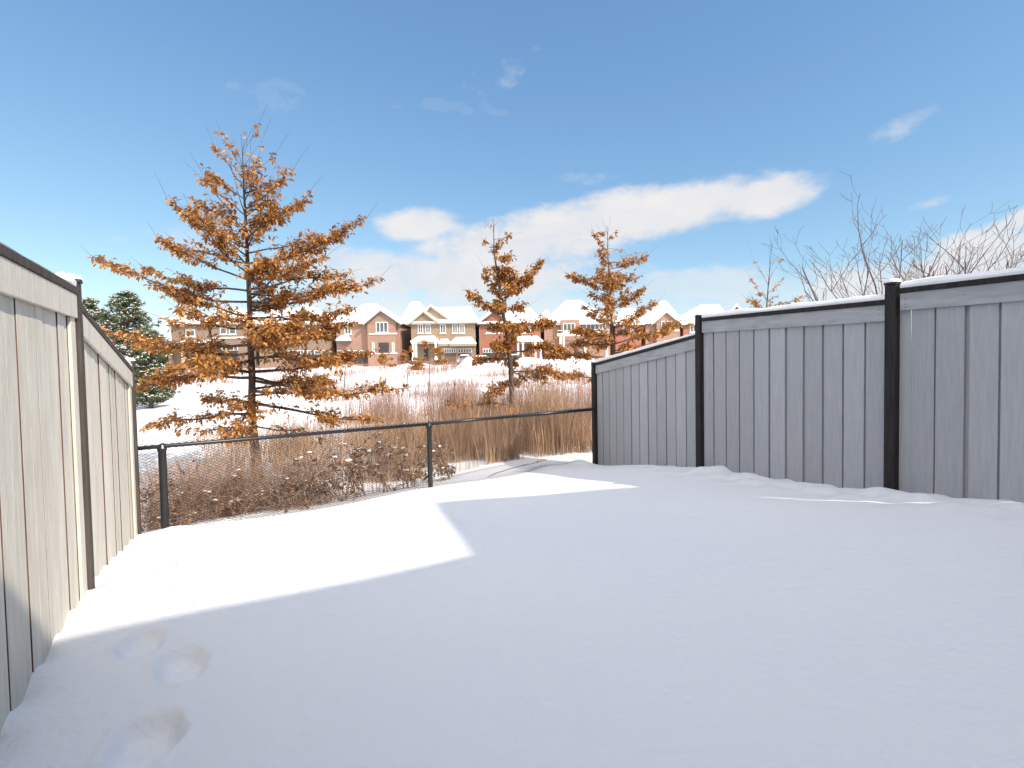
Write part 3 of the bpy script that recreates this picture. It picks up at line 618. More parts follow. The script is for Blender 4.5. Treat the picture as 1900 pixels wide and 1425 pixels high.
b3 = [(1138, 700, 1040, 700, -.4, 0, .9), (1138, 690, 1200, 690, .4, 0, 1.1), (1137, 665, 1010, 660, .2, 0, 1.2), (1137, 655, 1215, 650, -.3, 0, 1.3), (1137, 640, 1060, 640, .9, 0, 1.1), (1136, 640, 1285, 602, .3, .02, .9), (1136, 625, 1060, 615, -.8, 0, 1.0), (1135, 610, 1220, 560, .1, -.03, .8), (1135, 600, 1190, 610, -.6, 0, 1.2),
 (1134, 590, 1082, 570, .3, 0, .8), (1134, 575, 1196, 535, -.2, -.03, 1.1), (1133, 560, 1090, 545, .4, 0, .9), (1133, 545, 1052, 510, 0, .02, 1.1), (1132, 530, 1185, 515, .5, 0, .9), (1131, 510, 1100, 520, -.4, 0, .9), (1131, 500, 1203, 475, .1, -.02, .8), (1130, 490, 1172, 480, -.3, 0, .8), (1129, 470, 1102, 435, .0, -.02, .7), (1128, 460, 1150, 465, .2, 0, .7), (1128, 445, 1115, 430, -.1, 0, .6), (1127, 435, 1141, 437, .1, 0, .6), (1132, 520, 1110, 500, -.5, 0, .9)]
Y3 = 17.0
tr3 = [groundp(1140, Y3)] + [at(a, b, Y3) for a, b in ((1138, 700), (1136, 620), (1133, 540), (1128, 470), (1127, 418))]
oak('oak_tree', 'upright rust leaved oak rising behind the lowest bay of the grey fence', tr3, 0.085, px_tree(Y3, b3), 31, 0.112, 1.4, extra=34)
b4 = [(1422, 620, 1370, 600, .3, 0, .9), (1422, 600, 1500, 600, -.3, 0, .9), (1423, 580, 1385, 555, .2, 0, .5), (1423, 570, 1492, 552, -.2, 0, .55), (1424, 560, 1395, 520, .2, 0, .4), (1425, 545, 1455, 515, .1, 0, .4), (1422, 590, 1400, 560, -.4, 0, .8), (1422, 590, 1460, 570, .5, 0, .6), (1422, 560, 1440, 550, .4, 0, .4), (1425, 530, 1398, 480, 0, 0, .15), (1425, 520, 1450, 480, 0, 0, .15)]
Y4 = 21.0
tr4 = [groundp(1420, Y4)] + [at(a, b, Y4) for a, b in ((1421, 640), (1422, 580), (1426, 520), (1432, 452))]
oak('oak_tree', 'nearly bare young oak with few leaves behind the middle bay of the grey fence', tr4, 0.07, px_tree(Y4, b4), 41, 0.12, 0.75, extra=10)
# small saplings on the far snow slope
for (px, Y, top, sprd, lab, sd_, dn) in ((716, 48, 655, 16, 'thin straight sapling with leaves at its top in front of the gabled pink brick house', 5, 1.2), (797, 44, 628, 36, 'spreading young oak in front of the white columned porch', 6, 1.5), (757, 52, 645, 14, 'slim sapling standing in the gap beside the tan house', 7, 1.2), (640, 46, 650, 20, 'small leafy oak sapling half hidden by the tallest oak', 9, .4)):
    base = groundp(px, Y); tp = at(px + 2, top, Y); H = tp.z - base.z
    tr_ = [base, base.lerp(tp, .5), tp]; br = []
    rr = random.Random(sd_)
    for k in range(9):
        y = top + (k + 1) * (22 if sprd < 20 else 60) / 9 * 0.9 + 3; sx = sprd * (0.35 + 0.75 * k / 8) * rr.choice((-1, 1))
        br.append((at(px, y, Y), at(px + sx, y - rr.uniform(0, 7), Y + rr.uniform(-.8, .8)), 0, 1))
    oak('oak_sapling', lab, tr_, 0.05, [(s, t, g_, d) for (s, t, g_, d) in br], 50 + sd_, 0.17, dn, extra=0)

# ------------------------------------------------------------------ bare trees behind the right fence
def bare(label, base, stems, seed, r=0.045):
    rg = random.Random(seed); root = empty('bare_tree', base, label, 'tree', 'leafless trees behind the right fence')
    tb = MB(); bb = MB()
    def grow(a, d, L, r, lev):
        n = 6; pts = [a]; p = a.copy(); dd = d.normalized()
        for i in range(n):
            dd = (dd + Vector((rg.gauss(0, .10), rg.gauss(0, .10), rg.gauss(0.05, .07)))).normalized(); p = p + dd * L / n; pts.append(p.copy())
        rad = [max(0.0036, r * (1 - 0.62 * i / n)) for i in range(n + 1)]
        (tb if lev == 0 else bb).tube(pts, rad, 6 if lev == 0 else 4, cap=False)
        if lev >= 3: return
        k = (6, 4, 2)[lev]
        for j in range(k):
            t = rg.uniform(0.25, 0.98); i = min(n - 1, int(t * n)); q = pts[i].lerp(pts[i + 1], t * n - i); ax = (pts[i + 1] - pts[i]).normalized()
            o = ax.orthogonal(); o.rotate(Matrix.Rotation(rg.uniform(0, 6.28), 3, ax)); a2 = rg.uniform(0.35, 0.85)
            nd = (ax * math.cos(a2) + o * math.sin(a2) + Vector((0, 0, 0.12))).normalized()
            grow(q, nd, L * rg.uniform(0.38, 0.66) * (1.15 - 0.5 * t), rad[i] * 0.62, lev + 1)
    for (tip, rs) in stems:
        d = tip - base; grow(Vector((rg.uniform(-.05, .05), rg.uniform(-.05, .05), -0.1)), d + Vector((d.x * -0.2, 0, 0)), d.length * 0.80, r * rs, 0)
    tb.build('trunk', M_TWIG, root, smooth=True); bb.build('branches', M_TWIG, root)
for (px, Y, st, lab, sd_) in (
    (1600, 14.0, [(1582, 360, .9), (1560, 420, .6), (1625, 400, .7)], 'leftmost tall bare tree, rising just left of the thick black post', 3),
    (1662, 13.0, [(1655, 350, 1.0), (1700, 385, .8), (1725, 430, .6)], 'bare tree forking upright straight above the thick black post', 4),
    (1718, 13.5, [(1738, 400, .9), (1775, 395, .8), (1790, 440, .6)], 'leaning bare tree just right of the thick black post', 8),
    (1768, 12.5, [(1822, 400, .9), (1840, 440, .7)], 'bare tree bending to the right over the snowy cap rail', 12),
    (1800, 12.0, [(1880, 430, .8), (1860, 410, .7), (1915, 460, .6)], 'rightmost bare tree with low arching branches', 15)):
    b_ = groundp(px, Y); bare(lab, b_, [(at(a, b, Y + random.Random(a).uniform(-.8, .8)), w) for (a, b, w) in st], sd_)

# ------------------------------------------------------------------ pines with snow
def pine(label, px, Y, top, halfw, seed, lowpx=None):
    rg = random.Random(seed); base = groundp(px, Y); H = at(px, top, Y).z - base.z; W = halfw / F * Y
    root = empty('pine_tree', base, label, 'tree', 'snow dusted pines at the left')
    tb = MB(); tb.tube([(0, 0, -.3), (0.1, 0, H * .5), (0, 0, H * .95)], [0.16, 0.11, 0.03], 8)
    nb = MB(); sb = MB()
    for k in range(300):
        f = rg.random() ** 0.85; z = H * (0.03 + 0.93 * f); a = rg.uniform(0, 6.283)
        lobe = 0.78 + 0.45 * noise.noise(Vector((math.cos(a) * 1.3, math.sin(a) * 1.3, z * 0.7 + seed * 5)))
        rad = (W * min(1.0, (1.02 - f) * 1.9) ** 0.6 * lobe + 0.1) * rg.uniform(0.45, 1.0)
        e = Vector((math.cos(a) * rad, math.sin(a) * rad, z + rad * 0.25)); s = Vector((0, 0, max(0, z - rad * 0.15)))
        tb.tube([s, s.lerp(e, .5) + Vector((0, 0, -.06)), e], [0.03, 0.02, 0.008], 3, cap=False)
        for j in range(5):
            t = 1 - 0.5 * (j / 5) * rg.uniform(.6, 1.2); c = s.lerp(e, t) + Vector((rg.gauss(0, .13), rg.gauss(0, .13), rg.gauss(0, .09)))
            ax = Vector((math.cos(a) * .7 + rg.gauss(0, .4), math.sin(a) * .7 + rg.gauss(0, .4), .9)).normalized()
            for q in range(30):
                d = (ax + Vector((rg.gauss(0, .75), rg.gauss(0, .75), rg.gauss(0, .6)))).normalized(); L = rg.uniform(.16, .34)
                w = d.orthogonal().normalized() * 0.019
                nb.face([c - w, c + w, c + d * L])
            if rg.random() < 0.6:
                for q in range(rg.randint(2, 5)):
                    sc = c + ax * rg.uniform(.0, .14) + Vector((rg.gauss(0, .07), rg.gauss(0, .07), .05)); r1 = rg.uniform(.02, .065); sk = rg.uniform(.8, 2.2); ra = rg.uniform(0, 3.1)
                    ring = [sc + Vector((math.cos(u + ra) * r1 * sk, math.sin(u + ra) * r1, rg.uniform(-.02, .02))) for u in (0, 1.26, 2.5, 3.77, 5.0)]
                    for u in range(5): sb.face([ring[u], ring[(u + 1) % 5], sc + Vector((0, 0, .04))])
                    sb.face(ring[::-1])
    tb.build('trunk', M_BARK, root); nb.build('needles', M_NEEDLE, root); sb.build('snow_load', M_SNOW, root)
pine('taller snow dusted pine, the darkest green crown at the left', 244, 38, 538, 72, 2)
pine('small snow dusted pine at the left, just above the sloping fence rail', 176, 40, 552, 46, 3)
pine('low bushy green pine close to the grey stone house', 282, 36, 612, 46, 4)

# ------------------------------------------------------------------ reeds, brush, shrubs
def ribbon(mb, p, h, lean, w, rg, seg=2):
    a = rg.uniform(0, math.pi); s = Vector((math.cos(a), math.sin(a), 0)) * w; l = Vector((rg.gauss(0, lean), rg.gauss(0, lean), 0)) * h
    n0 = len(mb.v)
    for i in range(seg + 1):
        t = i / seg; c = p + Vector((0, 0, h * t)) + l * t * t; ww = s * (1 - 0.7 * t)
        mb.v.append(tuple(c - ww)); mb.v.append(tuple(c + ww))
    for i in range(seg):
        k = n0 + 2 * i; mb.f.append((k, k + 1, k + 3, k + 2)); mb.mi.append(0)
def scatter(name, label, matr, n, fn, seed, kind='stuff'):
    rg = random.Random(seed); mb = MB(); P = []
    while len(P) < n:
        r = fn(rg)
        if r: P.append(r)
    zz = ground_np(np.array([p[0] for p in P]), np.array([p[1] for p in P]))
    for (x, y, h, lean, w, seg), z in zip(P, zz):
        ribbon(mb, Vector((x, y, z - 0.03)), h, lean, w, rg, seg)
    o = mb.build(name, matr); tag(o, label, name.replace('_', ' '), kind=kind); return o
def nn(x, y, s, o=0): return noise.noise(Vector((x * s, y * s, o)))
def reed_near(rg):
    px = rg.uniform(500, 1115); Y = 8.8 + 8 * rg.random() ** 1.2; x = (px - 950) / F * Y
    edge = 9.0 + 0.0045 * (px - 830) if px > 830 else 9.0 - 0.001 * (830 - px)
    edge += 0.35 * nn(x, Y, 1.3, 11)
    if Y < edge: return None
    keep = 0.22 + 0.78 * min(1, max(0, (px - 640) / 230))
    if rg.random() > keep: return None
    if nn(x, Y, 1.1) < -0.10: return None
    if rg.random() < .035: return (x, Y, rg.uniform(0.9, 1.7), .14, rg.uniform(.0035, .0065), 3)
    return (x, Y, rg.uniform(0.5, 1.3) * (0.85 + 0.9 * nn(x, Y, .7, 3)), .19, rg.uniform(.0022, .0062), 3)
scatter('dry_reeds', 'dense straw coloured reeds standing in snow behind the right half of the chain link fence', M_REED, 15000, reed_near, 1)
def reed_mid(rg):
    px = rg.uniform(480, 1120); Y = rg.uniform(15, 44); x = (px - 950) / F * Y
    c = nn(x, Y, .12, 5) + (px - 720) / 700 - (Y - 24) / 50
    if c < -0.08 or rg.random() > 0.30 + c or nn(x, Y, .35, 21) < .0: return None
    return (x, Y, rg.uniform(0.9, 2.1), .09, rg.uniform(.0045, .010), 2)
scatter('tall_stalks', 'tall reddish stalks in the hollow between the yard and the houses', M_PINK, 9500, reed_mid, 2)
def brush_far(rg):
    px = rg.uniform(250, 1110); Y = rg.uniform(40, 74); x = (px - 950) / F * Y
    if nn(x, Y, .15, 9) < 0.12 - (px > 700) * .1 - (Y > 66) * .25: return None
    return (x, Y, rg.uniform(.4, 1.3), .2, rg.uniform(.012, .025), 1)
scatter('roadside_brush', 'low brown brush on the snow bank below the houses', M_PINK, 8000, brush_far, 3)
def grass_left(rg):
    px = rg.uniform(150, 620); Y = rg.uniform(10.5, 24); x = (px - 950) / F * Y
    if nn(x, Y, .35, 2) < -0.02: return None
    if Y > 15 and rg.random() < .6: return None
    return (x, Y, rg.uniform(.25, .7), .25, rg.uniform(.003, .007), 2)
scatter('dry_grass', 'short tan grass poking through snow around the foot of the tallest oak', M_REED, 3200, grass_left, 4)
# tangle right behind the fence
def fencepx(px):     # depth of the chain link seen at that column
    d = at(px, 660, 1.0); k = d.x   # x = k*Y
    dd = (c3 - c1).normalized(); t = (k * c1.y - c1.x) / (dd.x - k * dd.y); return c1.y + dd.y * t
def brush_tangle(rg):
    px = rg.uniform(248, 800); Yf = fencepx(px); Y = Yf + 0.45 + abs(rg.gauss(0, 1.0)); x = (px - 950) / F * Y
    d = 1.0 if px < 500 else max(.10, 1 - (px - 500) / 160)
    if rg.random() > d: return None
    if nn(x, Y, 1.2, 7) < -0.15: return None
    return (x, Y, rg.uniform(.35, .98), .45, rg.uniform(.002, .0045), 3)
scatter('brush_tangle', 'brown tangle of thin stems and dead vines against the chain link fence', M_BRUSHI, 2300, brush_tangle, 5)

mbv = MB(); rgv = random.Random(77)
for k in range(420):
    px = 250 + 330 * rgv.random() ** 1.1; Yf = fencepx(px); Y = Yf + .25 + abs(rgv.gauss(0, .7)); x = (px - 950) / F * Y; z = gz(x, Y) + rgv.uniform(-.02, .55)
    p = Vector((x, Y, z)); a = rgv.uniform(0, 6.28); dd = Vector((math.cos(a), math.sin(a) * .5, rgv.uniform(-.3, .6))); pts = [p]
    for q in range(5): dd = dd + Vector((rgv.gauss(0, .25), rgv.gauss(0, .25), rgv.gauss(-.08, .25))); p = p + dd.normalized() * rgv.uniform(.06, .16); pts.append(p)
    mbv.tube(pts, rgv.uniform(.0016, .0034), 3, cap=False)
tag(mbv.build('dead_vines', M_BRUSH), 'arching leafless vines woven through the brown tangle at the left end of the chain link fence', 'vines', kind='stuff')
def shrub(label, px, seed, h, spread, back=0.5, nst=5, leaves=160, snow=24):
    rg = random.Random(seed); Y = fencepx(px) + back; p0 = at(px, 800, Y); base = Vector((p0.x, Y, gz(p0.x, Y)))
    root = empty('shrub', base, label, 'shrub', 'brown leaved shrubs behind the chain link fence')
    sb = MB(); lb = MB(); wb = MB(); tips = []
    def grow(a, d, L, r, lev):
        pts = [a]; p = a.copy(); dd = d.normalized()
        for i in range(5):
            dd = (dd + Vector((rg.gauss(0, .16), rg.gauss(0, .16), rg.gauss(0.02, .12)))).normalized(); p = p + dd * L / 5; pts.append(p.copy())
        sb.tube(pts, [max(.0016, r * (1 - .12 * i)) for i in range(6)], 4, cap=False)
        if lev > 0: tips.extend(pts[2:])
        if lev < 2:
            for j in range(5):
                i = rg.randint(1, 4); o = dd.orthogonal(); o.rotate(Matrix.Rotation(rg.uniform(0, 6.28), 3, dd)); grow(pts[i], dd * .6 + o * .9 + Vector((0, 0, .15)), L * rg.uniform(.35, .6), r * .5, lev + 1)
    for k in range(nst):
        grow(Vector((rg.uniform(-.06, .06), rg.uniform(-.06, .06), -.05)), Vector((rg.gauss(0, spread), rg.gauss(0, spread * .7), 1)), h * rg.uniform(.6, 1.0), rg.uniform(.006, .013), 0)
    for k in range(leaves // 3):
        p = rg.choice(tips) + Vector((rg.gauss(0, .03), rg.gauss(0, .03), rg.gauss(0, .03))); d = Vector((rg.gauss(0, 1), rg.gauss(0, 1), rg.gauss(-.5, .6))).normalized()
        leaf(lb, p, d, Vector((rg.gauss(0, 1), rg.gauss(0, 1), .6)), rg.uniform(.045, .085), rg.uniform(.3, 1.0), rg.uniform(.1, .6))
    for k in range(leaves // 9):
        c = rg.choice(tips)
        for q in range(rg.randint(5, 9)):
            d = Vector((rg.gauss(0, 1), rg.gauss(0, 1), rg.gauss(-.2, .6))).normalized()
            leaf(lb, c + d * .015, d, Vector((rg.gauss(0, .6), rg.gauss(0, .6), 1)), rg.uniform(.05, .095), rg.uniform(.2, .9), rg.uniform(.1, .6))
        for q in range(rg.randint(0, 3)):
            cc = c + Vector((rg.gauss(0, .022), rg.gauss(0, .022), rg.uniform(.012, .03))); r1 = rg.uniform(.010, .026); sk = rg.uniform(.8, 1.9); ra = rg.uniform(0, 3.1); rows = []
            for i in range(4):
                ph = i / 3 * math.pi / 2; rows.append([cc + Vector((math.cos(u * 1.047 + ra) * r1 * math.cos(ph) * sk, math.sin(u * 1.047 + ra) * r1 * math.cos(ph), r1 * math.sin(ph) * .6)) for u in range(6)])
            for i in range(3):
                for u in range(6): wb.face([rows[i][u], rows[i][(u + 1) % 6], rows[i + 1][(u + 1) % 6], rows[i + 1][u]])
            wb.face(rows[0][::-1])
    sb.build('stems', M_BRUSH, root); lb.build('leaves', M_DRY, root); wb.build('snow_clumps', M_SNOW, root, smooth=True)
SH = [(268, 21, .75, .55, .45, 'brown shrub squeezed beside the end post of the cream fence'), (325, 22, .85, .5, .5, 'snow flecked shrub just right of the left chain link post'), (385, 23, .8, .6, .6, 'low tangled shrub between the left chain link post and the oak trunk'),
      (440, 24, .7, .5, .5, 'shrub close on the left of the oak trunk'), (515, 25, .75, .4, .5, 'shrub close on the right of the oak trunk'), (572, 26, 1.0, .35, .5, 'taller leaning shrub with a thick slanting stem'), (632, 27, .95, .4, .5, 'curled brown leaf shrub in the middle of the fence bay'),
      (668, 28, 1.05, .35, .6, 'snow clumped shrub left of the paired dark stems'), (712, 29, 1.1, .35, .55, 'dense shrub with dark stems, second from the middle chain link post'), (760, 30, .9, .45, .6, 'shrub nearest the middle chain link post on its left'), (830, 31, .7, .4, 1.2, 'sparse shrub just right of the middle chain link post')]
for (px, sd_, h, spd, bk, lab) in SH: shrub(lab, px, sd_, h, spd, bk, leaves=140 if px > 540 else 70, snow=46)
# fallen leafless branch lying on the snow past the fence
mb = MB(); rg = random.Random(8); p0 = at(905, 893, 7.75); p0.z = gz(p0.x, p0.y) + .02; p1 = at(1015, 868, 8.35) + Vector((0, 0, .02)); p1.z = max(p1.z, gz(p1.x, p1.y) + .08)
br = curved(p0, p1, .02, rg, 6, .03); mb.tube(br, [.006, .006, .005, .005, .004, .003, .002], 4)
for k in range(16):
    i = rg.randint(0, 5); a = br[i].lerp(br[i + 1], rg.random()); e = a + Vector((rg.uniform(-.05, .18), rg.uniform(-.12, .12), rg.uniform(-.02, .08))); mb.tube([a, a.lerp(e, .5) + Vector((0, 0, .01)), e], [.003, .0025, .0015], 3)
tag(mb.build('fallen_branch', M_BARK), 'dark fallen twig on shaded snow at the foot of the chain link fence', 'branch')

# ------------------------------------------------------------------ far houses
YH = 85.0
def house(label, px0, px1, eave, wall, roofspec, gables=(), windows=(), bands=(), porches=(), columns=(), garages=(), doors=(), depth=11.0, extra_walls=(), Yf=YH, vents=(), base_y=682, trim=M_BEIGE):
    cx = (px0 + px1) / 2; o = at(cx, 660, Yf); base = Vector((o.x, Yf, -1.62)); root = empty('brick_house', base, label, 'house', 'brick houses along the far street')
    def U(px, v=0.0): return at(px, 620, Yf + v).x - base.x
    def W(px, py, v=0.0): return at(px, py, Yf + v).z - base.z
    E = W(cx, eave); wb = MB(); x0, x1 = U(px0), U(px1)
    # the front wall is built around its openings: a solid body with recesses would cost little at this distance
    wb.box(x0, x1, 0, depth, -0.8, E - 0.003)
    for (a, b, t, v0) in extra_walls: wb.box(U(a), U(b), v0, 0.002, -0.8, W((a + b) / 2, t))
    roof = MB(); sn = MB()
    def slope(pts, th=0.16, sth=0.20):
        c = [Vector(p) for p in pts]; roof.face(c); up = Vector((0, 0, sth)); t = [p + up for p in c]; lo = [p + Vector((0, 0, 0.012)) for p in c]
        sn.face(t)
        for i in range(len(c)): sn.face([lo[i], lo[(i + 1) % len(c)], t[(i + 1) % len(c)], t[i]])
    def hip(a0, a1, v0, v1, ze, r0_, r1_, zr, vr=None, oh=0.45):
        vr = (v0 + v1) / 2 if vr is None else vr
        A = (a0 - oh, v0 - oh, ze); B = (a1 + oh, v0 - oh, ze); C = (a1 + oh, v1 + oh, ze); D = (a0 - oh, v1 + oh, ze); P = (r0_, vr, zr); Q = (r1_, vr, zr)
        slope([A, B, Q, P]); slope([C, D, P, Q]); slope([B, C, Q]); slope([D, A, P]); roof.face([D, C, B, A])
        f = 0.22
        for (m_, n_) in ((A, B), (B, C), (C, D), (D, A)): fas.hexa_edge(m_, n_, f)
    class Fas(MB):
        def hexa_edge(s, a, b, h):
            a = Vector(a); b = Vector(b); d = (b - a).normalized(); w = Vector((d.y, -d.x, 0)) * 0.06; z = Vector((0, 0, h))
            s.hexa([a - z, b - z, b - z + w, a - z + w, a + Vector((0, 0, -.004)), b + Vector((0, 0, -.004)), b + w + Vector((0, 0, -.004)), a + w + Vector((0, 0, -.004))])
    fas = Fas()
    rp0, rp1, rpy = roofspec
    vm = depth / 2; hip(x0, x1, 0, depth, E, U(rp0, vm), U(rp1, vm), W((rp0 + rp1) / 2, rpy, vm))
    for gsp in gables:
        (a, b, pk, py, by, v0) = gsp[:6]; gm = gsp[6] if len(gsp) > 6 else 0
        ua, ub, up_ = U(a, v0), U(b, v0), U(pk, v0); zb = W((a + b) / 2, by, v0); zp = W(pk, py, v0); vb = vm
        wb.face([(ua, v0, zb), (ub, v0, zb), (up_, v0, zp)], gm)
        wb.box(ua + .25, ub - .25, v0 + 0.01, vb, zb - 1.2, zb - .01) if -0.05 < v0 < 0.05 else None
        oh = .35
        L1 = [(ua - .45, v0 - oh, zb - .22), (up_, v0 - oh, zp + .05), (up_, vb, zp + .05), (ua - .45, vb, zb - .22)]
        R1 = [(up_, v0 - oh, zp + .05), (ub + .45, v0 - oh, zb - .22), (ub + .45, vb, zb - .22), (up_, vb, zp + .05)]
        slope(L1); slope(R1)
        for (m_, n_) in ((L1[0], L1[1]), (R1[0], R1[1])): fas.hexa_edge(m_, n_, .3)
    wb.build('wall', [wall, M_BEIGE], root)
    ro = roof.build('roof', M_SHINGLE, root); sn.build('roof_snow', M_SNOW, ro); fas.build('fascia', trim if trim else M_FASCIA, ro)
    for (a, b, t, bt, nm, v0) in windows:
        f = MB(); x, y = U(a, v0), U(b, v0); zt, zb = W((a + b) / 2, t, v0), W((a + b) / 2, bt, v0); w = .10
        f.box(x - .02, x + w, v0 - .10, v0 + .02, zb, zt); f.box(y - w, y + .02, v0 - .10, v0 + .02, zb, zt); f.box(x + w, y - w, v0 - .10, v0 + .02, zt - w, zt); f.box(x + w, y - w, v0 - .10, v0 + .02, zb, zb + w)
        f.box(x - .15, y + .15, v0 - .16, v0 + .02, zb - .16, zb - .003)
        for k in range(1, nm): c = x + (y - x) * k / nm; f.box(c - .05, c + .05, v0 - .09, v0 + .02, zb + w, zt - w)
        wo = f.build('window', M_WHITE, root); g_ = MB(); g_.box(x + w, y - w, v0 - .04, v0 + .015, zb + w, zt - w)
        for k in range(3):
            zz = zb + w + (zt - zb - 2 * w) * (k + .5) / 3
        g_.build('pane', M_GLASS, wo)
        l = MB(); l.box(x - .12, y + .12, v0 - .05, v0 + .02, zt + .01, zt + .22); l.build('lintel', M_BEIGE, wo)
    for (a, b, t, bt, v0) in bands:
        f = MB(); f.box(U(a, v0), U(b, v0), v0 - .12, v0 + .01, W((a + b) / 2, bt, v0), W((a + b) / 2, t, v0)); f.build('stone_band', M_WHITE, root)
    for (a, b, t, bt, v0) in porches:
        x, y = U(a, v0), U(b, v0); zt, zb = W((a + b) / 2, t, v0), W((a + b) / 2, bt, v0); ins = min(.9, (y - x) * .2)
        r = MB(); s_ = MB(); q = [(x, v0, zb), (y, v0, zb), (y, -.01, zb), (x, -.01, zb)]; tt = [(x + ins, -.01, zt), (y - ins, -.01, zt)]
        r.box(x + .05, y - .05, v0 + .05, -.01, zb - .35, zb - .005)
        pr = r.build('porch_roof', trim, root)
        up = Vector((0, 0, .16))
        for fc in ([q[0], q[1], tt[1], tt[0]], [q[1], q[2], tt[1]], [q[3], q[0], tt[0]]): s_.face([Vector(p) + up for p in fc])
        s_.face([q[0], q[3], q[2], q[1]])
        for i in range(4): s_.face([q[i], q[(i + 1) % 4], Vector(q[(i + 1) % 4]) + up, Vector(q[i]) + up])
        s_.build('roof_snow', M_SNOW, pr)
    for (a, t, bt, v0) in columns:
        f = MB(); x = U(a, v0); zt, zb = W(a, t, v0), W(a, bt, v0); f.box(x - .16, x + .16, v0, v0 + .32, zb, zt); f.box(x - .24, x + .24, v0 - .08, v0 + .40, zb - .5, zb - .003); f.box(x - .22, x + .22, v0 - .06, v0 + .38, zt - .25, zt - .05); f.build('column', M_WHITE, root)
    for (a, b, t, bt, v0, gm) in garages:
        x, y = U(a, v0), U(b, v0); zt, zb = W((a + b) / 2, t, v0), W((a + b) / 2, bt, v0)
        f = MB(); f.box(x, y, v0 - .03, v0 + .01, zb, zt - .55)
        for k in range(3): zz = zb + (zt - .6 - zb) * (k + 1) / 4; f.box(x + .05, y - .05, v0 - .045, v0 - .031, zz - .03, zz + .03)
        go = f.build('garage_door', gm, root)
        p = MB(); p.box(x, y, v0 - .02, v0 + .01, zt - .53, zt); p.build('pane', M_GLASS, go)
        p = MB(); n = 5
        for k in range(n + 1): c = x + (y - x) * k / n; p.box(c - .05, c + .05, v0 - .06, v0 - .021, zt - .53, zt)
        p.box(x - .15, y + .15, v0 - .06, v0 - .021, zt + .002, zt + .12); p.box(x, y, v0 - .058, v0 - .032, zt - .58, zt - .532); p.build('mullion', M_WHITE, go)
    for (a, b, t, bt, v0) in doors:
        f = MB(); x, y = U(a, v0), U(b, v0); zt, zb = W(a, t, v0), W(a, bt, v0); f.box(x, y, v0 - .06, v0 + .01, zb, zt); d_ = f.build('door', M_DOORG, root)
        h = MB(); h.box(x + .1, x + .16, v0 - .12, v0 - .062, (zb + zt) / 2 - .1, (zb + zt) / 2 + .1); h.build('handle', M_WHITE, d_)
    for (px, py, v0) in vents:
        f = MB(); x = U(px, v0); z = W(px, py, v0); f.tube([(x, v0, z - .8), (x, v0, z)], .12, 8); f.tube([(x, v0, z), (x, v0, z + .15)], .2, 8); f.build('roof_vent', M_FASCIA, ro)
    return root

house('grey house at the far left with stone pillars beside the low pine', 318, 386, 602, B_BROWN, (330, 360, 580), extra_walls=[(305, 322, 640, -2.5)], windows=[(345, 362, 612, 624, 2, 0)], garages=[(342, 378, 652, 676, 0, M_DOORG)], porches=[(318, 388, 632, 640, -2.0)], columns=[(337, 640, 672, -1.9)], trim=M_FASCIA)
house('house with a dark arched garage, left of the tallest oak trunk', 392, 470, 600, B_BROWN, (405, 450, 574), gables=[(400, 440, 420, 580, 600, 0.0)], windows=[(409, 421, 608, 620, 1, 0), (426, 438, 608, 620, 1, 0)], bands=[(392, 470, 625, 628, 0)], garages=[(404, 440, 644, 672, 0, M_DOORG)])
house('wide brown house hidden behind the branches of the tallest oak', 480, 612, 601, B_BROWN, (505, 590, 574), gables=[(545, 592, 565, 568, 598, 0.0)], windows=[(520, 532, 606, 619, 2, 0), (560, 575, 606, 619, 2, 0)], bands=[(480, 612, 622, 624.5, 0)], garages=[(536, 562, 651, 674, 0, M_DOORG), (570, 602, 651, 674, 0, M_DOORG)], trim=M_BEIGE)
house('pink brick house with a tall front gable and three pane arched window', 624, 742, 601, B_PINK, (676, 700, 566), gables=[(680, 740, 708, 577, 600, -1.0)], extra_walls=[(685, 737, 601, -1.0)], windows=[(698, 720, 598, 617, 3, -1.0), (640, 652, 606, 620, 2, 0), (690, 694, 636, 653, 1, -1.0), (727, 731, 636, 653, 1, -1.0)], bands=[(685, 737, 618, 620.5, -1.0), (685, 737, 655, 657, -1.0)], doors=[(702, 721, 636, 657, -1.0)], porches=[(622, 646, 623, 632, -1.5)], garages=[(626, 650, 651, 675, 0, M_DOORG), (656, 682, 651, 675, 0, M_DOORG)], vents=[(687, 569, 5)], trim=M_FASCIA)
house('tan brick house with two storeys of paired windows, a snowy porch and a double garage', 763, 882, 599, B_TAN, (792, 874, 572), gables=[(767, 808, 787, 578, 596, -0.2, 0), (780, 838, 800, 568, 597, 0.5, 1)],
      windows=[(776, 785, 602, 618, 2, 0), (790, 799, 602, 618, 2, 0), (817, 827, 602, 618, 2, 0), (840, 849, 602, 618, 2, 0), (853, 862, 602, 618, 2, 0)], bands=[(763, 882, 597, 599, -.02)],
      porches=[(761, 812, 624, 634, -2.2), (833, 882, 626, 638, -2.5), (812, 833, 630, 638, -1.6)], columns=[(766, 635, 664, -2.1), (771, 635, 664, -2.1), (808, 635, 664, -2.1)], garages=[(824, 845, 648, 674, -1.2, M_DOOR), (849, 874, 648, 674, -1.2, M_DOOR)], extra_walls=[(820, 880, 640, -1.2)], doors=[(786, 794, 642, 670, 0)])
house('pale roofed house set back between the gabled pink house and the tan house', 742, 800, 606, B_BROWN, (764, 780, 562), depth=12, Yf=97, windows=[(747, 752, 606, 616, 1, 0)])
